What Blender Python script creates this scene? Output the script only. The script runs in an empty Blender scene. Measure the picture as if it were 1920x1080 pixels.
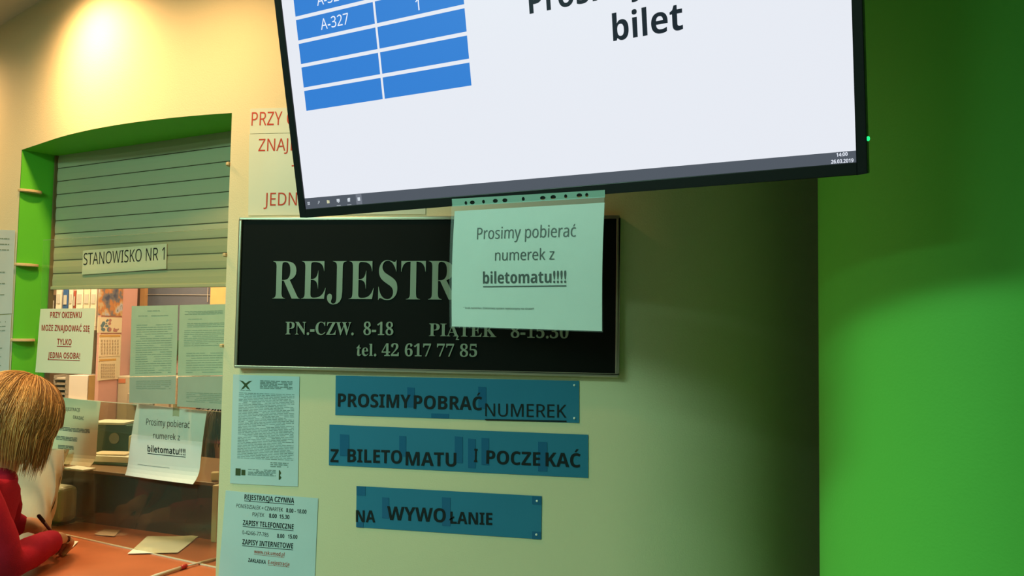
import bpy, bmesh, math, random
from mathutils import Vector, Matrix
random.seed(7)
SC = bpy.context.scene
COL = SC.collection
# ---------------------------------------------------------------- camera model
F = 1480.0; CX, CY = 960.0, 540.0; EYE = Vector((0, 0, 1.75))
Zc = Vector((436, -27540, 1480)).normalized()          # world up seen in camera axes (x right, y down, z forward)
Xc = Vector((9887, 77, -1480)).normalized()
Xc = (Xc - Zc * Xc.dot(Zc)).normalized()
Yc = Zc.cross(Xc)
def c2w(v): return Vector((Xc.dot(v), Yc.dot(v), Zc.dot(v)))
def ray(px, py): return c2w(Vector(((px - CX) / F, (py - CY) / F, 1.0)))
def P(px, py, d): return EYE + ray(px, py) * d
cam = bpy.data.cameras.new('camera'); cam.sensor_width = 36; cam.lens = F / 1920 * 36; cam.clip_start = .05
camo = bpy.data.objects.new('camera', cam); COL.objects.link(camo)
r, dn, fw = c2w(Vector((1, 0, 0))), c2w(Vector((0, 1, 0))), c2w(Vector((0, 0, 1)))
M = Matrix.Identity(4)
for i, v in enumerate((r, -dn, -fw)):
    for j in range(3): M[j][i] = v[j]
M.translation = EYE
camo.matrix_world = M
SC.camera = camo
# ---------------------------------------------------------------- world, lights, exposure
w = bpy.data.worlds.new('world'); SC.world = w; w.use_nodes = True
bg = w.node_tree.nodes['Background']; bg.inputs[0].default_value = (.55, .85, .55, 1); bg.inputs[1].default_value = .045
SC.view_settings.view_transform = 'Standard'; SC.view_settings.look = 'None'
SC.view_settings.exposure = 0; SC.view_settings.gamma = 1; SC.view_settings.use_curve_mapping = False
CEIL = 2.84
def area(name, loc, sx, sy, power, color, rot=(0, 0, 0), spread=180):
    l = bpy.data.lights.new(name, 'AREA'); l.shape = 'RECTANGLE'; l.size = sx; l.size_y = sy
    l.energy = power; l.color = color; l.spread = math.radians(spread)
    o = bpy.data.objects.new(name, l); o.location = loc; o.rotation_euler = rot; COL.objects.link(o); return o
COOL = (.52, 1.0, .78)
PANELS = [(-1.80, .05), (-2.5, -1.9)]  # second panel is an added fill light
for (x, y), e_ in zip(PANELS, (64, 46)):
    area('ceiling_panel_light', (x, y, CEIL - .03), 1.15, .55, e_, COOL)
area('office_panel_light', (-2.6, 3.35, CEIL - .03), 1.1, .5, 62, (1.0, .80, .56))
area('office_panel_light', (-1.3, 3.6, CEIL - .03), .6, .5, 14, (1.0, .74, .46))
DOWN = [(190, -66, .20, 58), (-60, 0, .20, 60), (455, -150, .34, 27)]
# ---------------------------------------------------------------- surfaces
D = 2.02; XA, RL, TM = -.90, 1.90, .53; XB, RR = -.05, .60
def prof(s):
    if s < XA:
        t = (XA - s) / RL
        if t > TM:
            e = (t - TM) * RL; return Vector((XA - RL * math.sin(TM) - e * math.cos(TM), D + RL * (1 - math.cos(TM)) + e * math.sin(TM), 0)), Vector((math.sin(TM), math.cos(TM), 0))
        return Vector((XA - RL * math.sin(t), D + RL * (1 - math.cos(t)), 0)), Vector((math.sin(t), math.cos(t), 0))
    if s > XB:
        t = (s - XB) / RR
        if t > .86:
            e = (t - .86) * RR; return Vector((XB + RR * math.sin(.86) + e * math.cos(.86), D + RR * (1 - math.cos(.86)) + e * math.sin(.86), 0)), Vector((-math.sin(.86), math.cos(.86), 0))
        return Vector((XB + RR * math.sin(t), D + RR * (1 - math.cos(t)), 0)), Vector((-math.sin(t), math.cos(t), 0))
    return Vector((s, D, 0)), Vector((0, 1, 0))
class Wall:
    def map(self, s, z, off=0):
        p, n = prof(s); p = p - n * off; p.z = z; return p
    def inv(self, px, py, off=0):
        d = ray(px, py); az = math.atan2(d.x, d.y); a, b = -3.6, 1.3
        for _ in range(60):
            m = (a + b) / 2; p = self.map(m, 0, off)
            if math.atan2(p.x, p.y) < az: a = m
            else: b = m
        p = self.map(a, 0, off); k = math.hypot(p.x, p.y) / math.hypot(d.x, d.y)
        return a, EYE.z + d.z * k
class Plane:
    def __init__(s, O, U, V):
        s.O, s.U, s.V = Vector(O), Vector(U).normalized(), Vector(V).normalized()
        s.N = s.U.cross(s.V).normalized()
        if s.N.dot(EYE - s.O) < 0: s.N = -s.N
    def map(s, u, v, off=0): return s.O + s.U * u + s.V * v + s.N * off
    def inv(s, px, py, off=0):
        d = ray(px, py); o = s.O + s.N * off; k = (o - EYE).dot(s.N) / d.dot(s.N); p = EYE + d * k - o
        return p.dot(s.U), p.dot(s.V)
WALL = Wall()
# ---------------------------------------------------------------- materials
MATS = {}
def mat(name, col, rough=.7, spec=.3, metal=0, noise=0, nscale=20, bump=0, bscale=200, emit=None, es=1, alpha=1, trans=0, ior=1.45, coat=0):
    if name in MATS: return MATS[name]
    m = bpy.data.materials.new(name); m.use_nodes = True; nt = m.node_tree; b = nt.nodes['Principled BSDF']
    b.inputs['Base Color'].default_value = (*col, 1); b.inputs['Roughness'].default_value = rough
    b.inputs['Specular IOR Level'].default_value = spec; b.inputs['Metallic'].default_value = metal
    b.inputs['Alpha'].default_value = alpha; b.inputs['Transmission Weight'].default_value = trans; b.inputs['IOR'].default_value = ior
    b.inputs['Coat Weight'].default_value = coat
    tc = nt.nodes.new('ShaderNodeTexCoord')
    if noise:
        n = nt.nodes.new('ShaderNodeTexNoise'); n.inputs['Scale'].default_value = nscale; n.inputs['Detail'].default_value = 6
        nt.links.new(tc.outputs['Object'], n.inputs['Vector'])
        mx = nt.nodes.new('ShaderNodeMixRGB'); mx.inputs[1].default_value = (*[c * (1 - noise) for c in col], 1)
        mx.inputs[2].default_value = (*[min(1, c * (1 + noise)) for c in col], 1)
        nt.links.new(n.outputs['Fac'], mx.inputs[0]); nt.links.new(mx.outputs[0], b.inputs['Base Color'])
    if bump:
        n = nt.nodes.new('ShaderNodeTexNoise'); n.inputs['Scale'].default_value = bscale; n.inputs['Detail'].default_value = 3
        nt.links.new(tc.outputs['Object'], n.inputs['Vector'])
        bp = nt.nodes.new('ShaderNodeBump'); bp.inputs['Strength'].default_value = bump; bp.inputs['Distance'].default_value = .002
        nt.links.new(n.outputs['Fac'], bp.inputs['Height']); nt.links.new(bp.outputs[0], b.inputs['Normal'])
    if emit:
        b.inputs['Emission Color'].default_value = (*emit, 1); b.inputs['Emission Strength'].default_value = es
    MATS[name] = m; return m
def clearmat(name, tint, fac, rough=.02, glossfac=.06):
    """thin clear sheet: mostly transparent with a faint reflection"""
    if name in MATS: return MATS[name]
    m = bpy.data.materials.new(name); m.use_nodes = True; nt = m.node_tree; nt.nodes.clear()
    out = nt.nodes.new('ShaderNodeOutputMaterial'); t = nt.nodes.new('ShaderNodeBsdfTransparent'); g = nt.nodes.new('ShaderNodeBsdfGlossy')
    d = nt.nodes.new('ShaderNodeBsdfDiffuse'); m1 = nt.nodes.new('ShaderNodeMixShader'); m2 = nt.nodes.new('ShaderNodeMixShader')
    t.inputs[0].default_value = (*tint, 1); d.inputs[0].default_value = (.7, .8, .72, 1); g.inputs['Roughness'].default_value = rough
    m1.inputs[0].default_value = fac; nt.links.new(t.outputs[0], m1.inputs[1]); nt.links.new(d.outputs[0], m1.inputs[2])
    m2.inputs[0].default_value = glossfac; nt.links.new(m1.outputs[0], m2.inputs[1]); nt.links.new(g.outputs[0], m2.inputs[2])
    nt.links.new(m2.outputs[0], out.inputs[0]); MATS[name] = m; return m
m_wall = mat('cream_paint', (.75, .67, .43), .75, .25, noise=.05, nscale=3, bump=.25, bscale=260)
m_green = mat('green_paint', (.12, .61, .08), .6, .3, noise=.05, nscale=2, bump=.15, bscale=200)
m_green2 = mat('lime_paint', (.10, .50, .03), .6, .3, noise=.05, nscale=3, bump=.2, bscale=240)
m_ceil = mat('ceiling_paint', (.62, .55, .42), .9, .1, noise=.05, nscale=4)
m_floor = mat('floor_tile', (.30, .28, .24), .4, .4, noise=.12, nscale=6)
m_paper = mat('paper', (.80, .82, .80), .8, .2, noise=.03, nscale=30)
m_paper2 = mat('plastic_sleeved_paper', (.62, .72, .66), .35, .4, noise=.07, nscale=14)
m_film = mat('laminated_paper', (.55, .68, .70), .28, .5, noise=.08, nscale=9)
m_cream = mat('cream_paper', (.78, .80, .60), .6, .25, noise=.03, nscale=12)
m_ink = mat('black_ink', (.012, .018, .02), .6, .2)
m_grey = mat('grey_ink', (.20, .23, .19), .8, .1)
m_lgrey = mat('faint_grey_ink', (.21, .29, .22), .8, .1)
m_red = mat('red_ink', (.50, .06, .03), .6, .2)
m_dred = mat('dark_red_ink', (.38, .05, .035), .6, .2)
m_blue = mat('blue_card', (.030, .195, .33), .35, .4, noise=.06, nscale=8)
m_tape = mat('glossy_tape', (.018, .13, .27), .2, .6, noise=.05, nscale=12)
m_black = mat('black_board', (.004, .005, .004), .6, .12, noise=.2, nscale=5)
m_silver = mat('silver_letters', (.24, .30, .23), .45, .4, metal=.2)
m_champ = mat('champagne_metal', (.55, .50, .38), .28, .5, metal=.8)
m_bezel = mat('black_plastic', (.010, .012, .012), .35, .4, noise=.1, nscale=30)
m_shut = mat('shutter_slats', (.50, .50, .32), .5, .35, noise=.05, nscale=4)
m_gap = mat('shutter_groove', (.10, .09, .05), .8, .1)
m_wood = mat('light_wood', (.62, .46, .24), .5, .3, noise=.15, nscale=40)
m_glass = clearmat('window_glass', (.96, .98, .95), .012)
m_glass2 = clearmat('smoked_glass', (.80, .80, .66), .03, glossfac=.05)
m_edge = mat('glass_edge', (.75, .72, .58), .2, .6)
m_tapec = clearmat('clear_tape', (.85, .83, .65), .25, .2, .08)
m_sleeve = clearmat('clear_plastic_sleeve', (.97, .99, .98), .05, .4, .02)
m_counter = mat('red_wood_counter', (.47, .135, .055), .32, .45, noise=.22, nscale=9)
m_dark = mat('dark_brown_panel', (.022, .014, .007), .16, .5, noise=.3, nscale=3)
m_white = mat('white_plastic', (.62, .58, .46), .45, .4, noise=.04, nscale=8)
m_skin = mat('skin', (.62, .33, .20), .5, .35, noise=.06, nscale=30)
m_knit = mat('red_knit', (.42, .012, .034), .85, .15, noise=.12, nscale=60, bump=.4, bscale=420)
def em(name, col, s): return mat(name, (0, 0, 0), .4, .2, emit=col, es=s)
# ---------------------------------------------------------------- object helpers
ORG = {}
class MB:
    def __init__(s): s.v = []; s.f = []; s.mi = []
    def add(s, vs, fs, mi=0):
        n = len(s.v); s.v += [Vector(v) for v in vs]; s.f += [[i + n for i in f] for f in fs]; s.mi += [mi] * len(fs); return s
    def box(s, c, sz, rz=0, mi=0, ax=None):
        hx, hy, hz = [k / 2 for k in sz]; c = Vector(c)
        if ax is None: ax = (Vector((math.cos(rz), math.sin(rz), 0)), Vector((-math.sin(rz), math.cos(rz), 0)), Vector((0, 0, 1)))
        vs = [c + ax[0] * hx * i + ax[1] * hy * j + ax[2] * hz * k for i in (-1, 1) for j in (-1, 1) for k in (-1, 1)]
        return s.add(vs, [(0, 1, 3, 2), (4, 6, 7, 5), (0, 4, 5, 1), (2, 3, 7, 6), (0, 2, 6, 4), (1, 5, 7, 3)], mi)
    def grid(s, fn, nu, nv, mi=0, closed=False):
        vs = [fn(i / nu, j / nv) for j in range(nv + 1) for i in range(nu + 1)]
        return s.add(vs, [(j * (nu + 1) + i, j * (nu + 1) + i + 1, (j + 1) * (nu + 1) + i + 1, (j + 1) * (nu + 1) + i) for j in range(nv) for i in range(nu)], mi)
    def slab(s, fn, nu, nv, mi=0, mib=None):
        """fn(a,b,k) k=0 front, 1 back"""
        n0 = len(s.v); s.grid(lambda a, b: fn(a, b, 0), nu, nv, mi); n1 = len(s.v); s.grid(lambda a, b: fn(a, b, 1), nu, nv, mi if mib is None else mib)
        W = nu + 1; rim = [i for i in range(W)] + [j * W + nu for j in range(1, nv + 1)] + [nv * W + i for i in range(nu - 1, -1, -1)] + [j * W for j in range(nv - 1, 0, -1)]
        for a, b in zip(rim, rim[1:] + rim[:1]): s.f.append([n0 + a, n0 + b, n1 + b, n1 + a]); s.mi.append(mi)
        return s
    def tube(s, pts, rad, n=10, mi=0, cap=True):
        pts = [Vector(p) for p in pts]; R = rad if isinstance(rad, (list, tuple)) else [rad] * len(pts); rings = []; up = None
        for i, p in enumerate(pts):
            t = (pts[min(i + 1, len(pts) - 1)] - pts[max(i - 1, 0)]).normalized()
            if up is None: up = t.orthogonal()
            a = (up - t * up.dot(t)).normalized(); up = a; b = t.cross(a)
            rings.append([p + (a * math.cos(2 * math.pi * k / n) + b * math.sin(2 * math.pi * k / n)) * R[i] for k in range(n)])
        vs = [v for rg in rings for v in rg]
        fs = [(i * n + k, i * n + (k + 1) % n, (i + 1) * n + (k + 1) % n, (i + 1) * n + k) for i in range(len(pts) - 1) for k in range(n)]
        if cap: fs += [list(range(n))[::-1], [(len(pts) - 1) * n + k for k in range(n)]]
        return s.add(vs, fs, mi)
    def ell(s, c, rad, ax=None, nu=20, nv=14, mi=0, fn=None):
        ax = ax or (Vector((1, 0, 0)), Vector((0, 1, 0)), Vector((0, 0, 1))); c = Vector(c)
        def g(a, b):
            th = 2 * math.pi * a; ph = math.pi * (b - .5); x, y, z = math.cos(ph) * math.cos(th), math.cos(ph) * math.sin(th), math.sin(ph)
            k = fn(x, y, z) if fn else 1
            return c + (ax[0] * x * rad[0] + ax[1] * y * rad[1] + ax[2] * z * rad[2]) * k
        return s.grid(g, nu, nv, mi)
    def build(s, name, mats, parent=None, smooth=False, bevel=0, org=None, seg=2):
        if not isinstance(mats, (list, tuple)): mats = [mats]
        xs = [v.x for v in s.v]; ys = [v.y for v in s.v]; zs = [v.z for v in s.v]
        o_ = Vector(org) if org else Vector(((min(xs) + max(xs)) / 2, (min(ys) + max(ys)) / 2, min(zs)))
        me = bpy.data.meshes.new(name); me.from_pydata([v - o_ for v in s.v], [], s.f)
        for m in mats: me.materials.append(m)
        for p, i in zip(me.polygons, s.mi): p.material_index = i; p.use_smooth = smooth
        bm = bmesh.new(); bm.from_mesh(me); bmesh.ops.remove_doubles(bm, verts=bm.verts, dist=1e-6)
        bmesh.ops.recalc_face_normals(bm, faces=bm.faces); bm.to_mesh(me); bm.free()
        o = bpy.data.objects.new(name, me); COL.objects.link(o); ORG[o.name] = o_
        if parent: o.parent = parent; o.location = o_ - ORG[parent.name]
        else: o.location = o_
        if bevel:
            b = o.modifiers.new('bevel', 'BEVEL'); b.width = bevel; b.segments = seg; b.limit_method = 'ANGLE'
        return o
def thing(name, loc, label, cat, group=None):
    o = bpy.data.objects.new(name, None); COL.objects.link(o); o.location = loc; ORG[o.name] = Vector(loc); o.empty_display_size = .05
    return tag(o, label, cat, group)
def tag(o, label=None, cat=None, group=None, kind=None):
    if label: o['label'] = label
    if cat: o['category'] = cat
    if group: o['group'] = group
    if kind: o['kind'] = kind
    return o
def struct(o): o['kind'] = 'structure'; return o
def part(o, label=None):
    if label: o['label'] = label
    return o
# ---------------------------------------------------------------- lettering
PL = {'ć': ('c', 'ac'), 'Ć': ('C', 'ac'), 'ń': ('n', 'ac'), 'ą': ('a', 'og'), 'Ą': ('A', 'og'), 'ę': ('e', 'og'), 'Ę': ('E', 'og'), 'ł': ('l', 'st'), 'Ł': ('L', 'st'), 'ż': ('z', 'dt'), 'Ż': ('Z', 'dt')}
BASE = {'serif': (0x1D400, 0x1D41A, 0x1D7CE), 'sans': (0x1D5A0, 0x1D5BA, 0x1D7E2), 'sansb': (0x1D5D4, 0x1D5EE, 0x1D7EC), 'serifb': (0x1D400, 0x1D41A, 0x1D7CE)}
GC = {}; BARV = []
def code(ch, st):
    A, a, d = BASE[st]
    if 'A' <= ch <= 'Z': return chr(A + ord(ch) - 65)
    if 'a' <= ch <= 'z': return chr(a + ord(ch) - 97)
    if '0' <= ch <= '9': return chr(d + ord(ch) - 48)
    return ch
def rawglyph(body, bold=0):
    c = bpy.data.curves.new('t', 'FONT'); c.body = body; c.size = 1; c.resolution_u = 4; c.offset = bold; o = bpy.data.objects.new('t', c); COL.objects.link(o)
    dg = bpy.context.evaluated_depsgraph_get(); e = o.evaluated_get(dg); me = e.to_mesh()
    vs = [(v.co.x, v.co.y) for v in me.vertices]; fs = [list(p.vertices) for p in me.polygons]
    e.to_mesh_clear(); bpy.data.objects.remove(o); bpy.data.curves.remove(c); return vs, fs
def glyph(ch, st):
    if (ch, st) in GC: return GC[(ch, st)]
    b, dia = PL.get(ch, (ch, None)); g = code(b, st)
    bold = .018 if st != 'sans' and g == b and b not in ' ' else 0
    if st == 'serif': bold = -.011
    vs, fs = rawglyph(g, bold) if b != ' ' else ([], [])
    adv = max(v[0] for v in rawglyph(g + '|')[0]) - max(v[0] for v in BARV)
    th = .10 if st != 'sans' else .06
    if dia and vs:
        x0, x1 = min(v[0] for v in vs), max(v[0] for v in vs); y1 = max(v[1] for v in vs); mx = (x0 + x1) / 2; n = len(vs)
        if dia == 'ac': q = [(mx - .03, y1 + .05), (mx + .05, y1 + .05), (mx + .05 + th * 1.3, y1 + .2), (mx + .06, y1 + .2)]
        elif dia == 'dt': q = [(mx - th / 2, y1 + .06), (mx + th / 2, y1 + .06), (mx + th / 2, y1 + .06 + th), (mx - th / 2, y1 + .06 + th)]
        elif dia == 'st': q = [(x0 - .06, y1 * .38), (x0 - .06, y1 * .38 - th), (x0 + .26, y1 * .62 - th), (x0 + .26, y1 * .62)]
        else: q = [(x1 - .10, .0), (x1 - .02, .0), (x1 - .08, -.13), (x1 + .02, -.14), (x1 + .02, -.2), (x1 - .17, -.19)]; 
        vs = vs + q; fs = fs + [list(range(n, n + len(q)))]
    GC[(ch, st)] = (vs, fs, adv); return GC[(ch, st)]
BARV += rawglyph('|')[0]
def capof(st): return max(v[1] for v in glyph('E', st)[0])
def layout(txt, st):
    V = []; Fc = []; x = 0
    for ch in txt:
        vs, fs, adv = glyph(ch, st); n = len(V); V += [(a + x, b) for a, b in vs]; Fc += [[i + n for i in f] for f in fs]; x += adv
    xs = [v[0] for v in V]; x0 = min(xs); cap = capof(st)
    return [(a - x0, b / cap) for a, b in V], Fc, max(xs) - x0
def write(mb, S, txt, p0, p1, cap, st='sans', off=.0012, mi=0, under=0, px=True, offS=0):
    """letters on surface S along the baseline p0 -> p1; cap = height of a capital (pixels when px)"""
    if px:
        a = Vector(S.inv(*p0, offS)); b = Vector(S.inv(*p1, offS)); t = Vector(S.inv(p0[0], p0[1] - cap, offS)); h = (t - a).length
    else: a, b, h = Vector(p0), Vector(p1), cap
    d = (b - a); L = d.length; d.normalize(); nrm = Vector((-d.y, d.x))
    V, Fc, wd = layout(txt, st); k = L / wd
    q = [a + d * (x * k) + nrm * (y * h) for x, y in V]
    mb.add([S.map(c.x, c.y, off) for c in q], Fc, mi)
    if under:
        g = h * .10 * under; c = [a - nrm * h * .22, b - nrm * h * .22, b - nrm * (h * .22 + g), a - nrm * (h * .22 + g)]
        mb.grid(lambda x, y: S.map(bil(c, x, y).x, bil(c, x, y).y, off), 16, 1, mi)
def rule(mb, S, p0, p1, th, off=.0012, mi=0, px=True, offS=0):
    a = Vector(S.inv(*p0, offS)) if px else Vector(p0); b = Vector(S.inv(*p1, offS)) if px else Vector(p1)
    d = (b - a).normalized(); n = Vector((-d.y, d.x)) * th / 2
    c = (a - n, b - n, b + n, a + n); mb.grid(lambda x, y: S.map(bil(c, x, y).x, bil(c, x, y).y, off), 16, 1, mi)
def bil(c, a, b):  # c = TL, TR, BR, BL
    return (c[0] * (1 - a) + c[1] * a) * (1 - b) + (c[3] * (1 - a) + c[2] * a) * b
def sheet(name, S, corners, m, off=.0008, th=.0006, nu=12, nv=8, curl=None, parent=None, offS=0, px=True, wob=.0003):
    """a sheet of paper lying on surface S; corners TL TR BR BL"""
    c = [Vector(S.inv(*p, offS)) if px else Vector(p) for p in corners]
    ph = random.random() * 6
    def fn(a, b, k):
        q = bil(c, a, b); o = off + wob * (1 + math.sin(a * 7 + ph) * math.sin(b * 5 + ph)) * .5 + (curl(a, b) if curl else 0)
        return S.map(q.x, q.y, o + (th if k == 0 else 0))
    mb = MB(); mb.slab(fn, nu, nv); return mb.build(name, m, parent, smooth=False), c
def greek(mb, S, c, rows, seed=1, off=.0025, mi=0, dens=.9, th=.42, word=(.03, .09), indent=0):
    """small unreadable printed lines inside the unit square rows of quad c; rows = [(b, a0, a1), ...]"""
    rnd = random.Random(seed)
    for (b, a0, a1, hh) in rows:
        a = a0
        while a < a1:
            wv = min(rnd.uniform(*word), a1 - a)
            q = [bil(c, a, b), bil(c, a + wv, b), bil(c, a + wv, b + hh), bil(c, a, b + hh)]
            if rnd.random() < dens: mb.add([S.map(v.x, v.y, off) for v in q], [(0, 1, 2, 3)], mi)
            a += wv + rnd.uniform(.008, .014)
def rows(b0, b1, n, a0, a1, hh, ragged=.15, seed=3):
    rnd = random.Random(seed); return [(b0 + (b1 - b0) * i / n, a0, a1 - (rnd.random() * ragged if i % 4 == 3 else 0), hh) for i in range(n)]
for _st, _t in (('sans', 'STANOWIKRPZYĆĘŻDEMUJBGĄŁQ=0123456789.-/:*!aąćdełimnoprstuyzwjkbgc '), ('sansb', 'REJSTACZYNPISLFOWKMUBDŻĆŁĘŚ!0123456789.-/aąbcdeijklmnoprstuwyć '), ('serifb', 'REJSTACPN.-ZW8 1IĄK530tel42677')):
    for _c in _t: glyph(_c, _st)
for _c in 'REJSTAC': glyph(_c, 'serif')
# ================================================================ STRUCTURE
sL, zT1 = WALL.inv(41, 277); sR, zT2 = WALL.inv(435, 209)
ZT = 2.343; ZC = 1.04; S0, S1 = -3.4, 1.05
def wallstrip(mb, s0, s1, z0, z1, n, off=0): mb.grid(lambda a, b: WALL.map(s0 + (s1 - s0) * a, z0 + (z1 - z0) * b, off), n, 1)
mb = MB()
for (a, b, c, d, n) in ((S0, sL, 0, CEIL, 24), (sL, sR, ZT, CEIL, 24), (sL, sR, 0, ZC - .045, 24), (sR, S1, 0, CEIL, 40)):
    wallstrip(mb, a, b, c, d, n)
TH = .12   # the wall's back face
for (a, b, c, d, n) in ((S0, sL, 0, CEIL, 24), (sL, sR, ZT, CEIL, 24), (sL, sR, 0, ZC - .045, 24), (sR, S1, 0, CEIL, 40)):
    wallstrip(mb, a, b, c, d, n, -TH)
mb.grid(lambda a, b: WALL.map(S0, CEIL * b, -TH * a), 1, 1)
mb.grid(lambda a, b: WALL.map(S1, CEIL * b, -TH * a), 1, 1)
struct(mb.build('wall_front', m_wall, smooth=True, org=(0, D, 0)))
# green reveal of the opening
mb = MB()
mb.slab(lambda a, b, k: WALL.map(sL + (.0 if k == 0 else -.004), ZC + (ZT - ZC) * b, -TH * a - .0015), 2, 2)
mb.slab(lambda a, b, k: WALL.map(sL + (sR - sL) * a, ZT + .004 * k, -.25 * b - .0015), 24, 1)
mb.slab(lambda a, b, k: WALL.map(sR + (.0005 if k == 0 else .004), ZC + (ZT - ZC) * b, -TH * a - .004), 2, 2)
struct(mb.build('trim_1', m_green2))
# green round pillar wall on the right
az = math.atan2(ray(1535, 700).x, ray(1535, 700).y); rc = .42; Lc = 1.84
cc = Vector((Lc * math.sin(az) + rc * math.cos(az), Lc * math.cos(az) - rc * math.sin(az), 0))
mb = MB(); mb.grid(lambda a, b: cc + Vector((rc * math.cos(2 * math.pi * a), rc * math.sin(2 * math.pi * a), CEIL * b)), 128, 1)
struct(mb.build('wall_right', m_green, smooth=True))
mb = MB(); mb.box((0, 1, -.05), (12, 14, .1)); struct(mb.build('floor', m_floor))
mb = MB(); mb.box((0, 1, CEIL + .05), (12, 14, .1)); struct(mb.build('ceiling', m_ceil))
# office behind the opening
YB = 4.35
m_pink = mat('pink_paint', (.66, .36, .30), .8, .2, noise=.05, nscale=3)
m_off = mat('office_paint', (.70, .60, .42), .8, .2, noise=.05, nscale=3)
mb = MB(); mb.box((-2.4, YB + .05, CEIL / 2), (5.0, .1, CEIL)); struct(mb.build('wall_back', m_pink))
mb = MB(); mb.box((-4.85, 3.6, CEIL / 2), (.1, 1.6, CEIL)); struct(mb.build('wall_left', m_off))
mb = MB(); mb.box((.15, 3.6, CEIL / 2), (.1, 1.5, CEIL)); struct(mb.build('wall_office_right', m_off))
# ================================================================ OPENING: shutter, glass, brackets
A0, nA = prof(sL); B0, nB = prof(sR)
A = A0 + nA * .115; B = B0 + nB * .150
Uc = (B - A).normalized(); Nin = Vector((-Uc.y, Uc.x, 0));
if Nin.y < 0: Nin = -Nin
CH = Plane((A.x, A.y, 0), Uc, (0, 0, 1)); LEN = (B - A).length
UPP = Plane(Vector((A.x, A.y, 0)) - Nin * .06, Uc, (0, 0, 1))
# TV plane
uc = c2w(Vector((.857, -.010, -.5155))); dc = c2w(Vector((.0857, .989, .123)))
uc.normalize(); dc = (dc - uc * dc.dot(uc)).normalized()
TV = Plane(P(849, 372, 1.447), uc, -dc)
# roller shutter
ZB = 1.877; NS = 10; sh = (ZT - ZB) / NS
root = thing('roller_shutter', CH.map(LEN / 2, ZB), 'pale green slatted roller shutter half closed in the green window opening', 'shutter')
def shprof():
    out = []
    for k in range(NS):
        z0 = ZB + .0 + k * sh
        for q in (0, .06, .2, .5, .8, .94): out.append((z0 + q * sh, (0 if q == 0 else .0026 * math.sin(math.pi * min(1, max(0, q * .9 + .08))))))
    out.append((ZB + NS * sh, 0)); return out
pr = shprof(); mb = MB()
n0 = len(pr)
for side in (0, 1):
    pass
mb.grid(lambda a, b: CH.map(.004 + (LEN - .008) * a, pr[round(b * (n0 - 1))][0], pr[round(b * (n0 - 1))][1]), 2, n0 - 1)
mb.box(CH.map(LEN / 2, (ZB + ZT) / 2, -.006), (LEN - .01, .006, ZT - ZB - .002), ax=(CH.U, CH.N, CH.V))
for k in range(1, NS): mb.box(CH.map(LEN / 2, ZB + k * sh + .0006, .0006), (LEN - .01, .002, .0022), mi=1, ax=(CH.U, CH.N, CH.V))
mb.build('slat_curtain', [m_shut, m_gap], root)
mb = MB(); mb.box(CH.map(LEN / 2, ZB - .004, .001), (LEN - .01, .014, .012), ax=(CH.U, CH.N, CH.V)); mb.build('bottom_bar', m_shut, root, bevel=.002)
for u in (.004, LEN - .004):
    mb = MB(); mb.box(CH.map(u, (ZC + ZT) / 2 + .002, .004), (.006, .016, ZT - ZC - .008), ax=(CH.U, CH.N, CH.V)); mb.build('guide_rail', mat('rail_brown', (.18, .13, .05), .5, .4), root)
# glass panes
for (S, z0, z1, m, lab, u0) in ((UPP, 1.41, 2.035, m_glass, 'tall clear glass pane hung below the shutter, typed sheets taped on it', .03), (CH, ZC + .001, 1.495, m_glass2, 'lower smoky glass pane standing on the red counter', .03)):
    mb = MB(); t = .006
    rt = thing('glass_pane', S.map(LEN / 2, z0), lab, 'glass pane')
    mb.box(S.map((u0 + LEN - .01) / 2, (z0 + z1) / 2, -.003 if S is UPP else .012), (LEN - .02 - u0, .003, z1 - z0), ax=(S.U, S.N, S.V)); mb.build('glass', m, rt)
    mb = MB(); oo = -.003 if S is UPP else .012
    mb.box(S.map((u0 + LEN - .01) / 2, z1, oo), (LEN - .02 - u0, .0035, .0012 if S is UPP else .002), ax=(S.U, S.N, S.V))
    if S is CH: mb.box(S.map((u0 + LEN - .01) / 2, z0 + .001, oo), (LEN - .02 - u0, .0045, .0035), ax=(S.U, S.N, S.V))
    mb.build('polished_edge', m_tapec if S is UPP else m_edge, rt)
# wooden brackets
def bracket(px, py, side, lab):
    s0 = sL if side < 0 else sR; n = prof(s0)[1]; tg = Vector((n.y, -n.x, 0)) * (1 if side < 0 else -1)
    p0 = prof(s0)[0]
    best = EYE.z + ray(px, py).z * ((p0 + n * .03) - EYE).to_2d().length / ray(px, py).to_2d().length
    L, pr_ = .074, .030 if side < 0 else .018
    c = p0 + n * .030; c.z = best; mb = MB()
    N = 14; top = []; 
    for k in range(N + 1):
        a = math.pi * k / N; top.append(c + n * (-math.cos(a) * L / 2) + tg * (math.sin(a) ** .6 * pr_))
    lo = [v - Vector((0, 0, .009)) for v in top]
    vs = top + lo; W = N + 1
    mb.add(vs, [list(range(W)), list(range(W, 2 * W))[::-1]] + [(k, (k + 1) % W, W + (k + 1) % W, W + k) for k in range(W)])
    o = mb.build('shelf_bracket', [m_wood], bevel=.0015)
    tag(o, lab, 'bracket', 'small wooden brackets on the reveal edges')
LB = ['upper', 'middle', 'lowest']
for k, (x, y) in enumerate(((57, 357), (54, 495), (49, 635))): bracket(x, y, -1, 'small rounded light wooden bracket on the green left reveal, %s of three' % LB[k])
for k, y in enumerate((307, 476, 645)): bracket(426, y, 1, 'small wooden bracket end at the right edge of the opening, %s of three' % LB[k])
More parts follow.
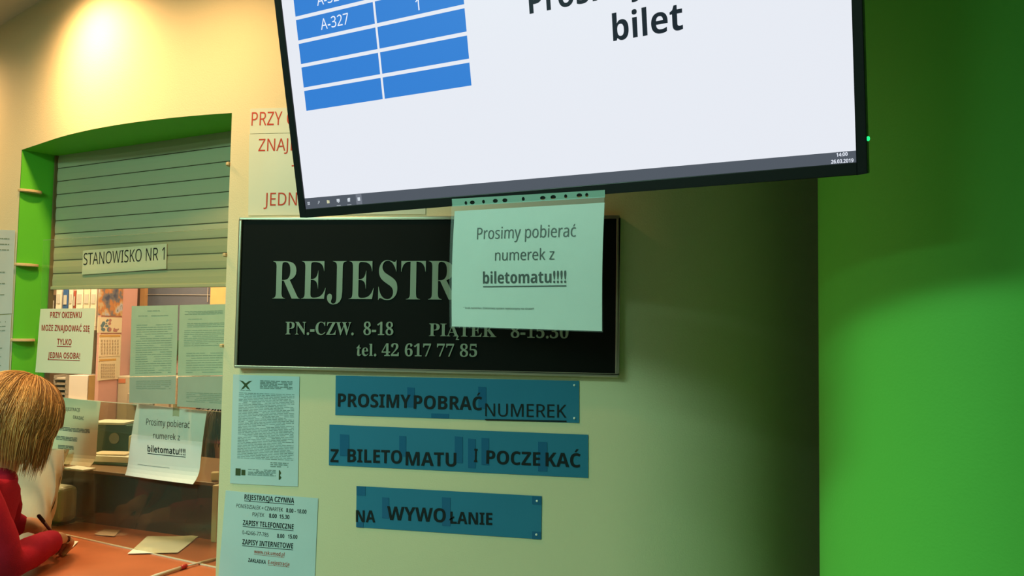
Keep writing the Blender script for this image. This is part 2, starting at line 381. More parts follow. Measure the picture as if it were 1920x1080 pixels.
# ================================================================ NOTICES
def notice(name, lab, cat, S, corners, m, group=None, offS=0, ink=None, inkmats=(m_ink,), pname='sheet', curl=None, off=.0008, nu=12, nv=8, **kw):
    c = [Vector(S.inv(*p, offS)) for p in corners]; ctr = (c[0] + c[1] + c[2] + c[3]) / 4
    lo = min(c, key=lambda q: q.y)
    root = thing(name, S.map(ctr.x, lo.y, off), lab, cat, group)
    sheet(pname, S, corners, m, off=off, parent=root, offS=offS, curl=curl, nu=nu, nv=nv)
    if ink:
        mb = MB(); ink(mb, c)
        if mb.v: mb.build('lettering', list(inkmats), root)
    return root, c
class Curl:
    """surface with an extra bulge, used for lettering on curled sheets"""
    def __init__(s, S, c, fn): s.S, s.c, s.fn = S, c, fn
    def inv(s, *a): return s.S.inv(*a)
    def map(s, u, v, off=0):
        c = s.c; b = .5
        for _ in range(4):
            ul, ur = c[0].x * (1 - b) + c[3].x * b, c[1].x * (1 - b) + c[2].x * b; a = (u - ul) / (ur - ul)
            zt, zb = c[0].y * (1 - a) + c[1].y * a, c[3].y * (1 - a) + c[2].y * a; b = (v - zt) / (zb - zt)
        return s.S.map(u, v, off + s.fn(a, b))
# station number on the shutter
def ink(mb, c): write(mb, CH, 'STANOWISKO NR 1', (157, 497), (309, 487), 22, 'sans', off=.0073, offS=.006)
notice('station_sign', 'cream paper strip reading STANOWISKO NR 1 on the shutter slats', 'sign', CH, [(156, 470), (313, 457), (312, 504), (154, 515)], m_cream, ink=ink, off=.0060, offS=.006)
# red notice at the window
def ink(mb, c):
    write(mb, UPP, 'PRZY OKIENKU', (95, 596), (154, 596), 11, 'sansb', off=.0022, mi=0)
    write(mb, UPP, 'MOŻE ZNAJDOWAĆ SIĘ', (79, 620), (169, 622), 11, 'sansb', off=.0022)
    write(mb, UPP, 'TYLKO', (108, 646), (135, 647), 11, 'sansb', off=.0022, under=1.2)
    write(mb, UPP, 'JEDNA OSOBA!', (91, 671), (151, 673), 11, 'sansb', off=.0022, under=1.2)
notice('paper_notice', 'cream sheet with red words JEDNA OSOBA taped to the upper glass', 'notice', UPP, [(77, 579), (180, 578), (172, 702), (67, 698)], m_cream, ink=ink, inkmats=(m_dred,), off=.001)
# typed sheets on the glass
def typed(lab, cs, rw, seed, m=m_paper2, extra=None):
    rw = [(b, a0, a1, hh * .6) for b, a0, a1, hh in rw]
    def ink(mb, c): greek(mb, UPP, c, rw, seed, off=.0022, dens=.93, word=(.05, .16))
    return notice('typed_sheet', lab, 'notice', UPP, cs, m, group='typed sheets taped on the upper glass', ink=ink, inkmats=(m_lgrey,), off=.001)
m_typed = mat('typed_sleeve', (.36, .48, .35), .35, .4, noise=.12, nscale=16)
m_typed2 = mat('typed_sleeve_grey', (.32, .40, .33), .35, .4, noise=.1, nscale=16)
typed('pale green typed sheet on the upper glass, left of the tall pair', [(248, 574), (335, 572), (331, 704), (244, 706)],
      [(.07, .35, .62, .012), (.14, .15, .80, .012)] + rows(.27, .98, 22, .12, .90, .010, seed=4), 11, m_typed)
typed('pale green typed sheet on the upper glass, right of the tall pair', [(338, 572), (424, 570), (421, 704), (334, 705)],
      rows(.09, .15, 3, .12, .95, .012) + [(.2, .2, .5, .01)] + rows(.26, .33, 3, .18, .98, .012) + rows(.36, .60, 9, .12, .98, .010, seed=6) + rows(.68, .98, 9, .18, .96, .010, seed=8), 12, m_typed)
typed('grey green typed sheet on the glass, beneath the left typed sheet', [(244, 707), (331, 705), (329, 758), (243, 755)], rows(.15, .5, 5, .15, .9, .03), 13, m_typed2)
typed('grey green typed sheet on the glass, beneath the right typed sheet', [(335, 706), (421, 705), (419, 768), (333, 762)], rows(.52, .85, 6, .2, .96, .025), 14, m_typed2)
# sheets hung on the lower pane
def hang(cs, k=.03, k0=.75):
    return lambda a, b: (.022 + .004 * math.sin(a * 3)) - .010 * math.cos(b * 3) * 0 + (k * ((b - k0) / (1 - k0)) ** 2 * (.5 + a) if b > k0 else 0) + .004 * math.sin(b * 3.1 + a)
cs = [(259, 757), (392, 771), (372, 906), (240, 890)]; fn = hang(cs, .013, .8); c_ = [Vector(CH.inv(*p, .02)) for p in cs]; SC_ = Curl(CH, c_, fn)
def ink(mb, c):
    write(mb, SC_, 'Prosimy pobierać', (279, 796), (361, 802), 12, 'sans', off=.0022, offS=.02)
    write(mb, SC_, 'numerek z', (293, 821), (343, 825), 11, 'sans', off=.0022, offS=.02)
    write(mb, SC_, 'biletomatu!!!!', (282, 846), (352, 853), 12, 'sansb', off=.0022, under=1.1, offS=.02)
    rule(mb, SC_, (262, 870), (322, 877), .0011, off=.0022, offS=.02)
rt, _ = notice('paper_notice', 'white sheet Prosimy pobierać numerek hung over the lower glass, bottom edge curling', 'notice', CH, cs, m_paper, ink=ink, off=.001, offS=.02, curl=fn, nv=20)
tp, _ = sheet('tape', CH, [(330, 757), (342, 758), (341, 784), (329, 783)], m_tapec, off=.030, parent=rt, offS=.02, nu=1, nv=1)
cs = [(104, 743), (193, 753), (179, 873), (92, 866)]; fn2 = hang(cs, .012, .85); c_ = [Vector(CH.inv(*p, .02)) for p in cs]; SD = Curl(CH, c_, fn2)
def ink(mb, c):
    write(mb, SD, 'PRZY REJESTRACJI', (112, 768), (156, 771), 6, 'sansb', off=.0022, offS=.02)
    write(mb, SD, 'OKAZAĆ', (143, 784), (163, 787), 6, 'sansb', off=.0022, offS=.02)
    for (a, b, y0, y1) in ((.08, .86, .44, .47), (.16, .62, .585, .61), (.22, .56, .72, .745)):
        for k in range(3): greek(mb, SD, c, [(y0 + .022 * k, a, b, .014)], int(a * 100) + k, off=.0022, dens=1, word=(.05, .16))
notice('paper_notice', 'creased cream sheet with grey print hung over lower glass beside the blonde hair', 'notice', CH, cs, m_cream, ink=ink, inkmats=(m_grey,), off=.001, offS=.02, curl=fn2, nv=20)
# posters on the wall left of the opening
for (cs, lab, sd) in (([(-60, 428), (30, 432), (24, 588), (-64, 592)], 'glossy blue grey poster on the wall left of opening, the upper one', 31), ([(-64, 594), (23, 590), (17, 712), (-70, 720)], 'glossy blue grey poster on the wall left of opening, the lower one', 32)):
    def ink(mb, c): greek(mb, WALL, c, rows(.1, .3, 3, .62, .9, .012) + rows(.5, .9, 3, .62, .85, .012), sd, off=.0032, dens=.8)
    notice('wall_poster', lab, 'poster', WALL, cs, m_film, ink=ink, inkmats=(m_lgrey,), off=.002)
# red letter strips near the screen
mS = mat('cream_film', (.66, .68, .52), .35, .4, noise=.04, nscale=10)
def ink(mb, c): write(mb, WALL, 'PRZY OKIENKU MOŻE', (472, 236), (735, 232), 25, 'sans', off=.0022)
notice('letter_strip', 'cream film strip with red letters PRZY above the other red lettered sheets', 'notice', WALL, [(470, 204), (800, 199), (800, 247), (469, 251)], mS, ink=ink, inkmats=(m_red,), off=.001)
def ink(mb, c):
    write(mb, WALL, 'ZNAJDOWAĆ SIĘ', (485, 284), (690, 281), 23, 'sans', off=.0022)
    write(mb, WALL, 'TYLKO', (547, 333), (640, 331), 23, 'sans', off=.0022)
    write(mb, WALL, 'JEDNA OSOBA!', (495, 386), (685, 384), 24, 'sans', off=.0022)
notice('letter_sheet', 'cream film sheet with red letters ZNAJ and JEDNA half hidden by the screen', 'notice', WALL, [(468, 252), (800, 248), (798, 402), (466, 404)], mS, ink=ink, inkmats=(m_red,), off=.001)
# registration board
bx0, bx1, bz0, bz1 = -1.052, -.0275, 1.637, 2.046
root = thing('registration_board', (-.54, D, bz0), 'black board with silver letters REJESTRACJA and opening hours in a thin metal frame', 'sign')
BP = Plane((0, D - .016, 0), (1, 0, 0), (0, 0, 1))
mb = MB(); mb.box(((bx0 + bx1) / 2, D - .0085, (bz0 + bz1) / 2), (bx1 - bx0 - .006, .015, bz1 - bz0 - .006)); mb.build('board_panel', m_black, root)
mb = MB(); fw_ = .008
for (x0, x1, z0, z1) in ((bx0, bx1, bz0, bz0 + fw_), (bx0, bx1, bz1 - fw_, bz1), (bx0, bx0 + fw_, bz0 + fw_, bz1 - fw_), (bx1 - fw_, bx1, bz0 + fw_, bz1 - fw_)):
    mb.box(((x0 + x1) / 2, D - .0115, (z0 + z1) / 2), (x1 - x0, .021, z1 - z0))
mb.build('frame', m_champ, root, bevel=.002)
mb = MB()
write(mb, BP, 'REJESTR', (511, 561), (858, 563), 71, 'serif', off=.0022)
write(mb, BP, 'ACJA', (866, 563), (1068, 564), 71, 'serif', off=.0022)
write(mb, BP, 'PN.-CZW.', (536, 627), (664, 628), 23.5, 'serifb', off=.0018)
write(mb, BP, '8-18', (682, 628), (738, 628.5), 23.5, 'serifb', off=.0018)
write(mb, BP, 'PIĄTEK', (805, 630), (931, 632), 23.5, 'serifb', off=.0018)
write(mb, BP, '8-15.30', (958, 633), (1066, 634.5), 23.5, 'serifb', off=.0018)
write(mb, BP, 'tel. 42 617 77 85', (669, 667), (895, 669), 22.5, 'serifb', off=.0018)
o = mb.build('lettering', m_silver, root)
so = o.modifiers.new('thick', 'SOLIDIFY'); so.thickness = .0016; so.offset = -1
# leaflet with crest
def ink(mb, c):
    greek(mb, WALL, c, rows(.045, .125, 6, .42, .90, .009, .2), 41, off=.0022)
    greek(mb, WALL, c, rows(.165, .775, 42, .10, .93, .005, .2), 42, off=.0022, dens=.95)
    greek(mb, WALL, c, rows(.79, .84, 3, .60, .86, .008, .3), 43, off=.0022)
    greek(mb, WALL, c, rows(.86, .92, 5, .27, .68, .007, .2), 44, off=.0022)
    def pl(p): mb.add([WALL.map(*bil(c, a, b), .0022) for a, b in p], [list(range(len(p)))], 1)
    # crest: two crossed curved blades
    for sgn in (1, -1):
        def q(a): return .20 + sgn * a
        pts = [(q(-.10), .052), (q(-.05), .056), (q(.0), .078), (q(.05), .118), (q(.07), .138), (q(.03), .128), (q(-.02), .095), (q(-.06), .070)]
        pl(pts)
    greek(mb, WALL, c, [(.140, .12, .28, .005)], 5, off=.0022)
    pl([(.08, .86), (.16, .86), (.16, .925), (.08, .925)]); pl([(.17, .87), (.23, .87), (.23, .92), (.17, .92)])
    pl([(.725, .86), (.74, .86), (.76, .885), (.74, .905), (.765, .925), (.74, .945), (.725, .945)])
notice('printed_leaflet', 'blue grey laminated leaflet of dense print with a small crossed emblem on top', 'notice', WALL, [(438, 702), (562, 706), (559, 912), (432, 906)], m_film, ink=ink, inkmats=(mat('soft_ink', (.20, .27, .26), .8, .1), mat('crest_ink', (.06, .09, .04), .7, .1)), off=.001)
# opening hours sheet
def ink(mb, c):
    W = lambda t, a, b, cap, st='sansb', mi=0, u=0: write(mb, WALL, t, a, b, cap, st, off=.0022, mi=mi, under=u)
    W('REJESTRACJA CZYNNA', (459, 936), (552, 943), 9.5, u=1.1)
    W('PONIEDZIAŁEK = CZWARTEK', (444, 951), (531, 959), 7, 'sans'); W('8.00 - 18.00', (537, 960), (575, 963), 7.5)
    W('PIĄTEK', (474, 967), (496, 969), 7, 'sans'); W('8.00  15.30', (505, 970), (543, 973), 7.5)
    W('ZAPISY TELEFONICZNE', (456, 984), (551, 992), 9.5, u=1.1)
    W('0-42/66-77-785', (455, 1001), (504, 1006), 7, 'sans'); W('8.00   15.00', (520, 1008), (558, 1010), 7.5)
    W('ZAPISY INTERNETOWE', (455, 1020), (550, 1028), 9.5, u=1.1)
    W('www.csk.umed.pl', (477, 1037), (534, 1043), 7, 'sansb', 1, 1)
    W('ZAKŁADKA', (466, 1053), (499, 1057), 7); W('E-rejestracja', (503, 1057), (543, 1061), 7, 'sansb', 1, 1)
notice('opening_hours_sheet', 'pale blue sheet headed REJESTRACJA CZYNNA with opening hours on the wall', 'notice', WALL, [(424, 919), (597, 934), (590, 1098), (410, 1082)], m_film, ink=ink, inkmats=(m_ink, mat('link_red_ink', (.40, .12, .08), .7, .1)), off=.001)
# blue lettered strips
def strip(lab, parts, corners, seams, pins):
    cs = corners
    root = thing('blue_letter_strip', WALL.map(*WALL.inv(*cs[3])), lab, 'notice', 'blue lettered strips on the cream wall')
    _, c = sheet('card', WALL, cs, m_blue, off=.001, parent=root)
    for (x0, y0, x1, y1) in seams:
        sheet('tape', WALL, [(x0, y0), (x1, y0 + 1), (x1, y1), (x0, y1 - 1)], m_tape, off=.0020, parent=root, nu=1, nv=1, wob=.0001)
    for (x, y) in pins:
        mb = MB(); u, z = WALL.inv(x, y); mb.ell(WALL.map(u, z, .0028), (.0030, .0016, .0030)); mb.build('pin', mat('pin_white', (.75, .8, .75), .4), root, smooth=True)
    mb = MB()
    for (t, a, b, cap, st, u) in parts: write(mb, WALL, t, a, b, cap, st, off=.0032, under=u)
    mb.build('lettering', m_ink, root)
strip('top blue strip reading PROSIMY POBRAĆ NUMEREK below the black board',
      [('PROSIMY', (634, 762), (770, 765), 24.5, 'sansb', 0), ('POBRAĆ', (776, 766), (904, 769), 25, 'sansb', 0), ('NUMEREK', (910, 780), (1062, 783), 24, 'sans', 1.1)],
      [(630, 704), (1086, 714), (1086, 793), (629, 778)], [(764, 726, 778, 764), (897, 725, 912, 766), (809, 775, 842, 784)], [(1077, 722), (1077, 784)])
strip('middle blue strip reading Z BILETOMATU I POCZEKAĆ, longest of the three',
      [('Z', (620, 866), (635, 866.5), 24.5, 'sansb', 0), ('BILETO', (652, 866), (754, 869), 24.5, 'sansb', 0), ('MATU', (761, 872), (856, 874.5), 25.5, 'sansb', 0), ('I', (889, 866), (895, 866.3), 25, 'sansb', 0), ('POCZE', (912, 869), (1013, 873), 25, 'sansb', 0), ('KAĆ', (1023, 874), (1088, 876), 26, 'sansb', 0)],
      [(618, 796), (1103, 815), (1103, 896), (617, 872)], [(638, 814, 655, 855), (749, 817, 762, 856), (853, 818, 868, 868), (878, 822, 892, 878), (903, 821, 917, 872), (1009, 828, 1026, 884)], [])
strip('lowest blue strip reading NA WYWOŁANIE, shortest of the three',
      [('NA', (668, 978), (704, 979), 22, 'sansb', 0), ('WYWO', (726, 974), (836, 979), 25.5, 'sansb', 0), ('ŁANIE', (843, 981), (923, 984), 22.5, 'sansb', 0)],
      [(669, 911), (1016, 930), (1015, 1011), (668, 988)], [(669, 911, 686, 929), (717, 932, 730, 972), (829, 932, 845, 986), (669, 978, 682, 989), (998, 930, 1015, 946), (998, 996, 1014, 1011)], [(1007, 939), (1006, 1002)])
# ================================================================ TELEVISION
tu0, tu1, tv0, tv1 = -.393, .698, -.0135, .614
base = TV.map((tu0 + tu1) / 2, tv0, 0)
root = thing('wall_screen', base, 'large flat screen hanging tilted overhead showing blue ticket table and word bilet', 'television')
SH = [(.0, .0)]
def tvbox(mb, u0, u1, v0, v1, o0, o1, mi=0): mb.box(TV.map((u0 + u1) / 2, (v0 + v1) / 2, (o0 + o1) / 2), (u1 - u0, v1 - v0, o1 - o0), ax=(TV.U, TV.V, TV.N), mi=mi)
su0, su1, sv0, sv1 = -.3750, .6850, .0032, .600
mb = MB(); tvbox(mb, tu0, su0, tv0, tv1, -.022, 0); tvbox(mb, su1, tu1, tv0, tv1, -.022, 0); tvbox(mb, su0, su1, tv0, sv0, -.022, 0); tvbox(mb, su0, su1, sv1, tv1, -.022, 0)
mb.build('bezel', m_bezel, root, bevel=.0012)
mb = MB(); tvbox(mb, tu0 + .012, tu1 - .012, tv0 + .01, tv1 - .01, -.040, -.0225); tvbox(mb, -.1, .42, .12, .50, -.062, -.040); mb.build('back_case', m_bezel, root, bevel=.004)
tm = TV.map(.16, .33, -.09)
mb = MB(); tvbox(mb, .06, .26, .23, .43, -.078, -.062); mb.tube([TV.map(.16, .33, -.078), Vector((tm.x, tm.y + .02, tm.z)), Vector((tm.x, tm.y + .02, CEIL - .005))], .022, 14); mb.build('ceiling_mount', m_bezel, root)
mb = MB(); tvbox(mb, su0, su1, sv0, sv1, -.006, -.003)
mscr = em('screen_white', (.80, .83, .90), 1.0); scr = mb.build('display', mscr, root)
def vs_(u, v): return v - .0137 * (u + .341)      # the picture sits a hair off level
def q4(mb, u0, u1, v0, v1, off, mi=0, tilt=.0137):
    f = lambda u, v: TV.map(u, v - tilt * (u + .341), off)
    mb.add([f(u0, v1), f(u1, v1), f(u1, v0), f(u0, v0)], [(0, 1, 2, 3)], mi)
mb = MB()
for k in range(0, 8):
    b0 = .2001 + .0463 * k
    for (a, b) in ((-.3412, -.1412), (-.1362, .0612)): q4(mb, a, b, b0, b0 + .0395, -.0024)
mb.build('ticket_table', em('screen_blue', (.035, .215, .66), 1.0), scr)
def tw(mb, t, u0, u1, v, cap, st, tilt=.0137, off=-.0018):
    f = lambda u, v: (u, v - tilt * (u + .341)); write(mb, TV, t, f(u0, v), f(u1, v), cap, st, off=off, px=False)
a_ = TV.inv(601, 56); b_ = TV.inv(653, 46)
mb = MB()
V327 = a_[1] + .0137 * (a_[0] + .341)
tw(mb, 'A-327', a_[0], b_[0], V327, .0205, 'sans'); tw(mb, 'A-326', a_[0] - .003, b_[0] - .002, V327 + .0463, .0205, 'sans')
tw(mb, 'A-325', a_[0] - .003, b_[0] - .002, V327 + .0926, .0205, 'sans')
o1 = TV.inv(779, 20); v1_ = o1[1] + .0137 * (o1[0] + .341)
tw(mb, '1', o1[0], o1[0] + .008, v1_, .0205, 'sans'); tw(mb, '1', o1[0], o1[0] + .008, v1_ + .0463, .0205, 'sans')
mb.build('white_lettering', em('screen_text_white', (.85, .9, 1), 1.0), scr)
mb = MB()
p = TV.inv(1149, 77); p2 = TV.inv(1280, 53); tw(mb, 'bilet', p[0], p2[0], p[1] + .0137 * (p[0] + .341), .0400, 'sansb')
p = TV.inv(992, 26); tw(mb, 'Prosimy pobrać', p[0], p[0] + .405, p[1] + .0137 * (p[0] + .341), .0400, 'sansb')
mb.build('dark_lettering', em('screen_text_dark', (.008, .011, .022), 1.0), scr)
mb = MB()
tk = lambda u: -.0058 * (u - su0)
def tq(mb, u0, u1, v0, v1, off, mi=0): mb.add([TV.map(u0, v1 + tk(u0), off), TV.map(u1, v1 + tk(u1), off), TV.map(u1, v0 + (tk(u1) if v0 > sv0 + .001 else 0), off), TV.map(u0, v0 + (tk(u0) if v0 > sv0 + .001 else 0), off)], [(0, 1, 2, 3)], mi)
tq(mb, su0, su1, sv0, .0255, -.0026); tb = mb.build('taskbar', em('taskbar_grey', (.085, .10, .125), 1.0), scr)
mb = MB(); uw = lambda x: TV.inv(x, 378)[0]
c = su0
X = [TV.inv(x, 379)[0] for x in (577, 596, 614, 633, 653, 672)]
s = .0030; vm = .0145
tq(mb, X[5] - .0075, X[5] + .0075, .0045, .0245, -.0024, 2)
for (i, j) in ((0, 0), (1, 0), (0, 1), (1, 1)): tq(mb, X[0] - s + i * (s + .0003), X[0] - .0003 + i * (s + .0003), vm - s + j * (s + .0003), vm + j * (s + .0003) - .0003, -.0022)
mb.tube([TV.map(X[1] + .0012 + .0018 * math.cos(a * .6), vm + .0012 + .0018 * math.sin(a * .6), -.002) for a in range(11)], .0003, 4); mb.tube([TV.map(X[1] - .0003, vm - .0002, -.002), TV.map(X[1] - .0022, vm - .003, -.002)], .0004, 4)
tq(mb, X[2] - .0036, X[2] + .0036, vm - .003, vm + .0028, -.0022, 1); tq(mb, X[2] - .0036, X[2], vm + .0028, vm + .0036, -.0022, 1)
tq(mb, X[3] - .004, X[3] + .004, vm - .0015, vm + .004, -.0022); tq(mb, X[3] - .0015, X[3] + .002, vm - .0035, vm - .002, -.0022); tq(mb, X[3] - .0055, X[3] + .0055, .0050, .0057, -.0022)
tq(mb, X[4] - .0035, X[4] + .003, vm - .003, vm + .003, -.0022); tq(mb, X[4] - .002, X[4] + .004, vm + .001, vm + .0045, -.0020); tq(mb, X[4] - .0055, X[4] + .0055, .0050, .0057, -.0022)
tq(mb, X[5] - .0032, X[5] + .0035, vm - .003, vm + .0038, -.0021)
mb.build('taskbar_icons', [em('icon_white', (.62, .68, .74), 1), em('icon_yellow', (.62, .62, .40), 1), em('icon_tile', (.17, .19, .23), 1)], tb)
mb = MB(); P1 = TV.inv(1568, 294); P2 = TV.inv(1589, 292); write(mb, TV, '14:00', P1, P2, .0052, 'sansb', off=-.0018, px=False)
P1 = TV.inv(1558, 307); P2 = TV.inv(1600, 304); write(mb, TV, '26.03.2019', P1, P2, .0052, 'sansb', off=-.0018, px=False)
mb.build('clock_lettering', em('screen_text_white', (.85, .9, 1), 1.0), tb)
mb = MB(); mb.ell(TV.map(.6995, .034, -.004), (.0022, .0022, .0034), ax=(TV.U, TV.N, TV.V)); mb.build('indicator_light', em('green_led', (.02, 1.0, .25), 1.3), root, smooth=True)
# sleeved notice hanging from the screen
H0 = TV.map(0.0, -.006, .0005); H1 = TV.map(.305, -.006, .0005)
hu = (TV.map(.305, 0, .002) - TV.map(0, 0, .002)).normalized(); hv = Vector((-.012, -.01, 1)).normalized(); hv = (hv - hu * hv.dot(hu)).normalized()
HS = Plane(TV.map(0, -.010, .0035), hu, hv)
cp = [(853, 396), (1134, 380), (1127, 621), (845, 612)]
c_ = [Vector(HS.inv(*p)) for p in cp]
root = thing('hanging_notice', HS.map((c_[2].x + c_[3].x) / 2, c_[2].y), 'white sheet Prosimy pobierać numerek in plastic sleeve hanging from the screen', 'notice')
bend = lambda a, b: .004 * math.sin(b * 3.14) - .004 * b
sheet('paper', HS, cp, m_paper, off=0, parent=root, nu=4, nv=10, curl=bend)
sv = [(849, 386), (1135, 369), (1130, 623), (843, 614)]
sheet('sleeve', HS, sv, m_sleeve, off=.003, parent=root, nu=4, nv=10, curl=bend)
HC = Curl(HS, c_, bend); mb = MB()
for (t, a, b, cap, st, u) in (('Prosimy pobierać', (896, 449), (1081, 444), 21.5, 'sans', 0), ('numerek z', (930, 489), (1041, 487), 20, 'sans', 0), ('biletomatu!!!!', (907, 532), (1063, 530), 21.5, 'sansb', 1)):
    write(mb, HC, t, a, b, cap, st, off=.0015, under=u)
write(mb, HC, '* brak numerka z biletomatu system rejestracyjny nie działa!!!', (869, 579), (1001, 581), 3.8, 'sans', off=.0015)
mb.build('lettering', m_ink, root)
# perforated strip of the sleeve, real punched holes
cu = bpy.data.curves.new('t', 'CURVE'); cu.dimensions = '2D'; cu.fill_mode = 'BOTH'
def poly(pts):
    sp = cu.splines.new('POLY'); sp.points.add(len(pts) - 1); sp.use_cyclic_u = True
    for k, (x, y) in enumerate(pts): sp.points[k].co = (x, y, 0, 1)
T0 = [TV.inv(*p) for p in ((848, 373), (1135, 356), (1135, 370), (849, 387))]
poly([T0[3], T0[2], T0[1], T0[0]])
for (x, y, w_) in ((874.5, 380.5, 1), (886.5, 379.5, 2), (907.5, 378, 1), (929.5, 376.5, 2), (947.5, 375.5, 2), (982, 373, 1), (1018.5, 371, 2), (1038, 369.5, 2), (1061.5, 368, 1), (1087, 366.3, 2), (1101, 365.6, 1)):
    u, v = TV.inv(x, y); rx, ry = (.0052 if w_ == 2 else .0029), .0034
    poly([(u + rx * math.cos(k * math.pi / 8), v + ry * math.sin(k * math.pi / 8)) for k in range(16)])
o = bpy.data.objects.new('t', cu); COL.objects.link(o); e = o.evaluated_get(bpy.context.evaluated_depsgraph_get()); me = e.to_mesh()
mb = MB(); mb.add([TV.map(v.co.x, v.co.y, .0015) for v in me.vertices], [list(p.vertices) for p in me.polygons]); e.to_mesh_clear(); bpy.data.objects.remove(o); bpy.data.curves.remove(cu)
mb.build('perforated_strip', mat('sleeve_strip', (.33, .52, .44), .35, .4), root)
# ================================================================ COUNTER AND LEDGE
def atz(px, py, z):
    d = ray(px, py); return EYE + d * ((z - EYE.z) / d.z)
mb = MB(); n_ = 24
def cfn(a, b, k):
    p = WALL.map(sL + .004 + (sR - sL - .008) * a, 0, .17 - .95 * b); p.z = ZC if k == 0 else ZC - .04; return p
mb.slab(cfn, n_, 6)
tag(mb.build('service_counter', m_counter, bevel=.004), 'red brown wooden service counter running through the opening under the glass', 'counter')
L1, L2 = atz(192, 984, ZC), atz(404, 1013, ZC); dl = (L2 - L1).normalized(); nl = Vector((-dl.y, dl.x, 0));
if nl.y < 0: nl = -nl
La = L1 - dl * .21; W_ = (L2 - La).length
root = thing('counter_ledge', (La + L2) / 2 + nl * .2, 'dark brown raised ledge across the counter behind the glass', 'ledge')
HL = .185
mb = MB(); mb.box((La + L2) / 2 + nl * .01 + Vector((0, 0, HL / 2 - .004)), (W_, .02, HL - .008), ax=(dl, nl, Vector((0, 0, 1)))); mb.build('front_panel', m_dark, root)
mb = MB(); mb.box((La + L2) / 2 + nl * .19 + Vector((0, 0, HL - .002)), (W_, .40, .012), ax=(dl, nl, Vector((0, 0, 1)))); mb.build('ledge_top', mat('brown_laminate', (.20, .12, .065), .4, .4, noise=.15, nscale=8), root, bevel=.003)
mb = MB(); mb.box(L2 + dl * .012 + nl * .0 + Vector((0, 0, HL / 2)), (.022, .05, HL), ax=(dl, nl, Vector((0, 0, 1)))); mb.build('end_post', m_white, root, bevel=.003)
ZL = ZC + HL + .004
# things on the counter
HP = Plane((0, 0, ZC + .001), (1, 0, 0), (0, 1, 0))
o, _ = sheet('paper_sheet', HP, [(276, 1008), (374, 1006), (333, 1038), (239, 1040)], m_paper, off=.002, th=.0005, wob=.002); tag(o, 'blank white sheet of paper lying on the red counter by the ledge', 'paper')
o, _ = sheet('paper_slip', HP, [(122, 1016), (147, 1017), (133, 1030), (114, 1032)], m_paper, off=.001, th=.0005, nu=6, nv=3, curl=lambda a, b: .012 * (1 - b) * (1 if a < .4 else .2)); tag(o, 'small crumpled white slip next to the writing hand', 'paper')
o, _ = sheet('paper_sheet', HP, [(196, 993), (226, 995), (214, 1007), (176, 1003)], mat('pinkish_paper', (.60, .38, .28), .7, .2), off=.0015, th=.0004, wob=.001); tag(o, 'pinkish sheet lying flat on the counter behind the smoky glass', 'paper')
pa, pb = atz(287, 1081, ZC + .007), atz(350, 1061, ZC + .007); dp = (pb - pa).normalized()
root = thing('ballpoint_pen', (pa + pb) / 2 - Vector((0, 0, .007)), 'white ballpoint pen with a red end lying on the counter', 'pen')
mb = MB(); mb.tube([pa - dp * .02, pa - dp * .012, pa + dp * .01, pb - dp * .022], [.001, .0035, .005, .005], 12); mb.build('barrel', mat('pen_white', (.72, .70, .62), .3, .5), root, smooth=True)
mb = MB(); mb.tube([pb - dp * .022, pb - dp * .002, pb], [.0064, .0064, .004], 12); mb.build('end_cap', mat('pen_red', (.45, .02, .02), .3, .5), root, smooth=True)
mb = MB(); pc = atz(408, 1047, ZC + .004); mb.tube([pb, pb.lerp(pc, .3) , pb.lerp(pc, .7), pc], [.0022, .0035, .0040, .004], 8); mb.build('cord', mat('cord_white', (.60, .50, .40), .5), root, smooth=True)
# white device in front of the ledge
dc0 = atz(116, 976, ZC); dc0.z = ZC
root = thing('card_terminal', dc0, 'rounded cream plastic device standing on the counter beside the paper bag', 'device')
ax_ = (dl, nl, Vector((0, 0, 1)))
mb = MB(); mb.box(dc0 + nl * -.035 + Vector((0, 0, .072)), (.155, .075, .125), ax=ax_); mb.build('housing', m_white, root, bevel=.022, seg=4)
mb = MB(); mb.box(dc0 + nl * -.035 + Vector((0, 0, .006)), (.13, .07, .011), ax=ax_); mb.build('base_shadow_strip', m_bezel, root, bevel=.002)  # black strip that puts in the shadow line under the housing
mb = MB(); mb.box(dc0 + nl * -.074 + dl * .01 + Vector((0, 0, .045)), (.03, .002, .006), ax=ax_); mb.box(dc0 + nl * -.074 + dl * .01 + Vector((0, 0, .028)), (.015, .002, .006), ax=ax_); mb.build('slot', m_grey, root)
# paper bag
bg0 = P(45, 1010, 2.585); bg0.z = ZC + .001; BPl = Plane((bg0.x, bg0.y, ZC), (1, .15, 0), (0, 0, 1))
root = thing('paper_bag', bg0, 'creased cream paper bag standing on the counter beside the woman', 'bag')
def bagfn(a, b):
    th = 2 * math.pi * a; wv = .082 + .045 * b + .004 * math.sin(b * 19 + a * 30); d_ = .03 * (1 - .6 * b)
    c, s_ = math.cos(th), math.sin(th); sq = lambda t: math.copysign(abs(t) ** .45, t)
    q = BPl.map(sq(c) * wv - .01 + .01 * b, .295 * b, 0) + Vector((-.15, 1, 0)).normalized() * (sq(s_) * d_ + .006 * math.sin(a * 43 + b * 13)); q.z = max(q.z, ZC + .001); return q
mb = MB(); mb.grid(bagfn, 64, 22); mb.build('bag_body', mat('cream_bag', (.70, .62, .44), .7, .2, noise=.10, nscale=14, bump=.5, bscale=30), root, smooth=True)
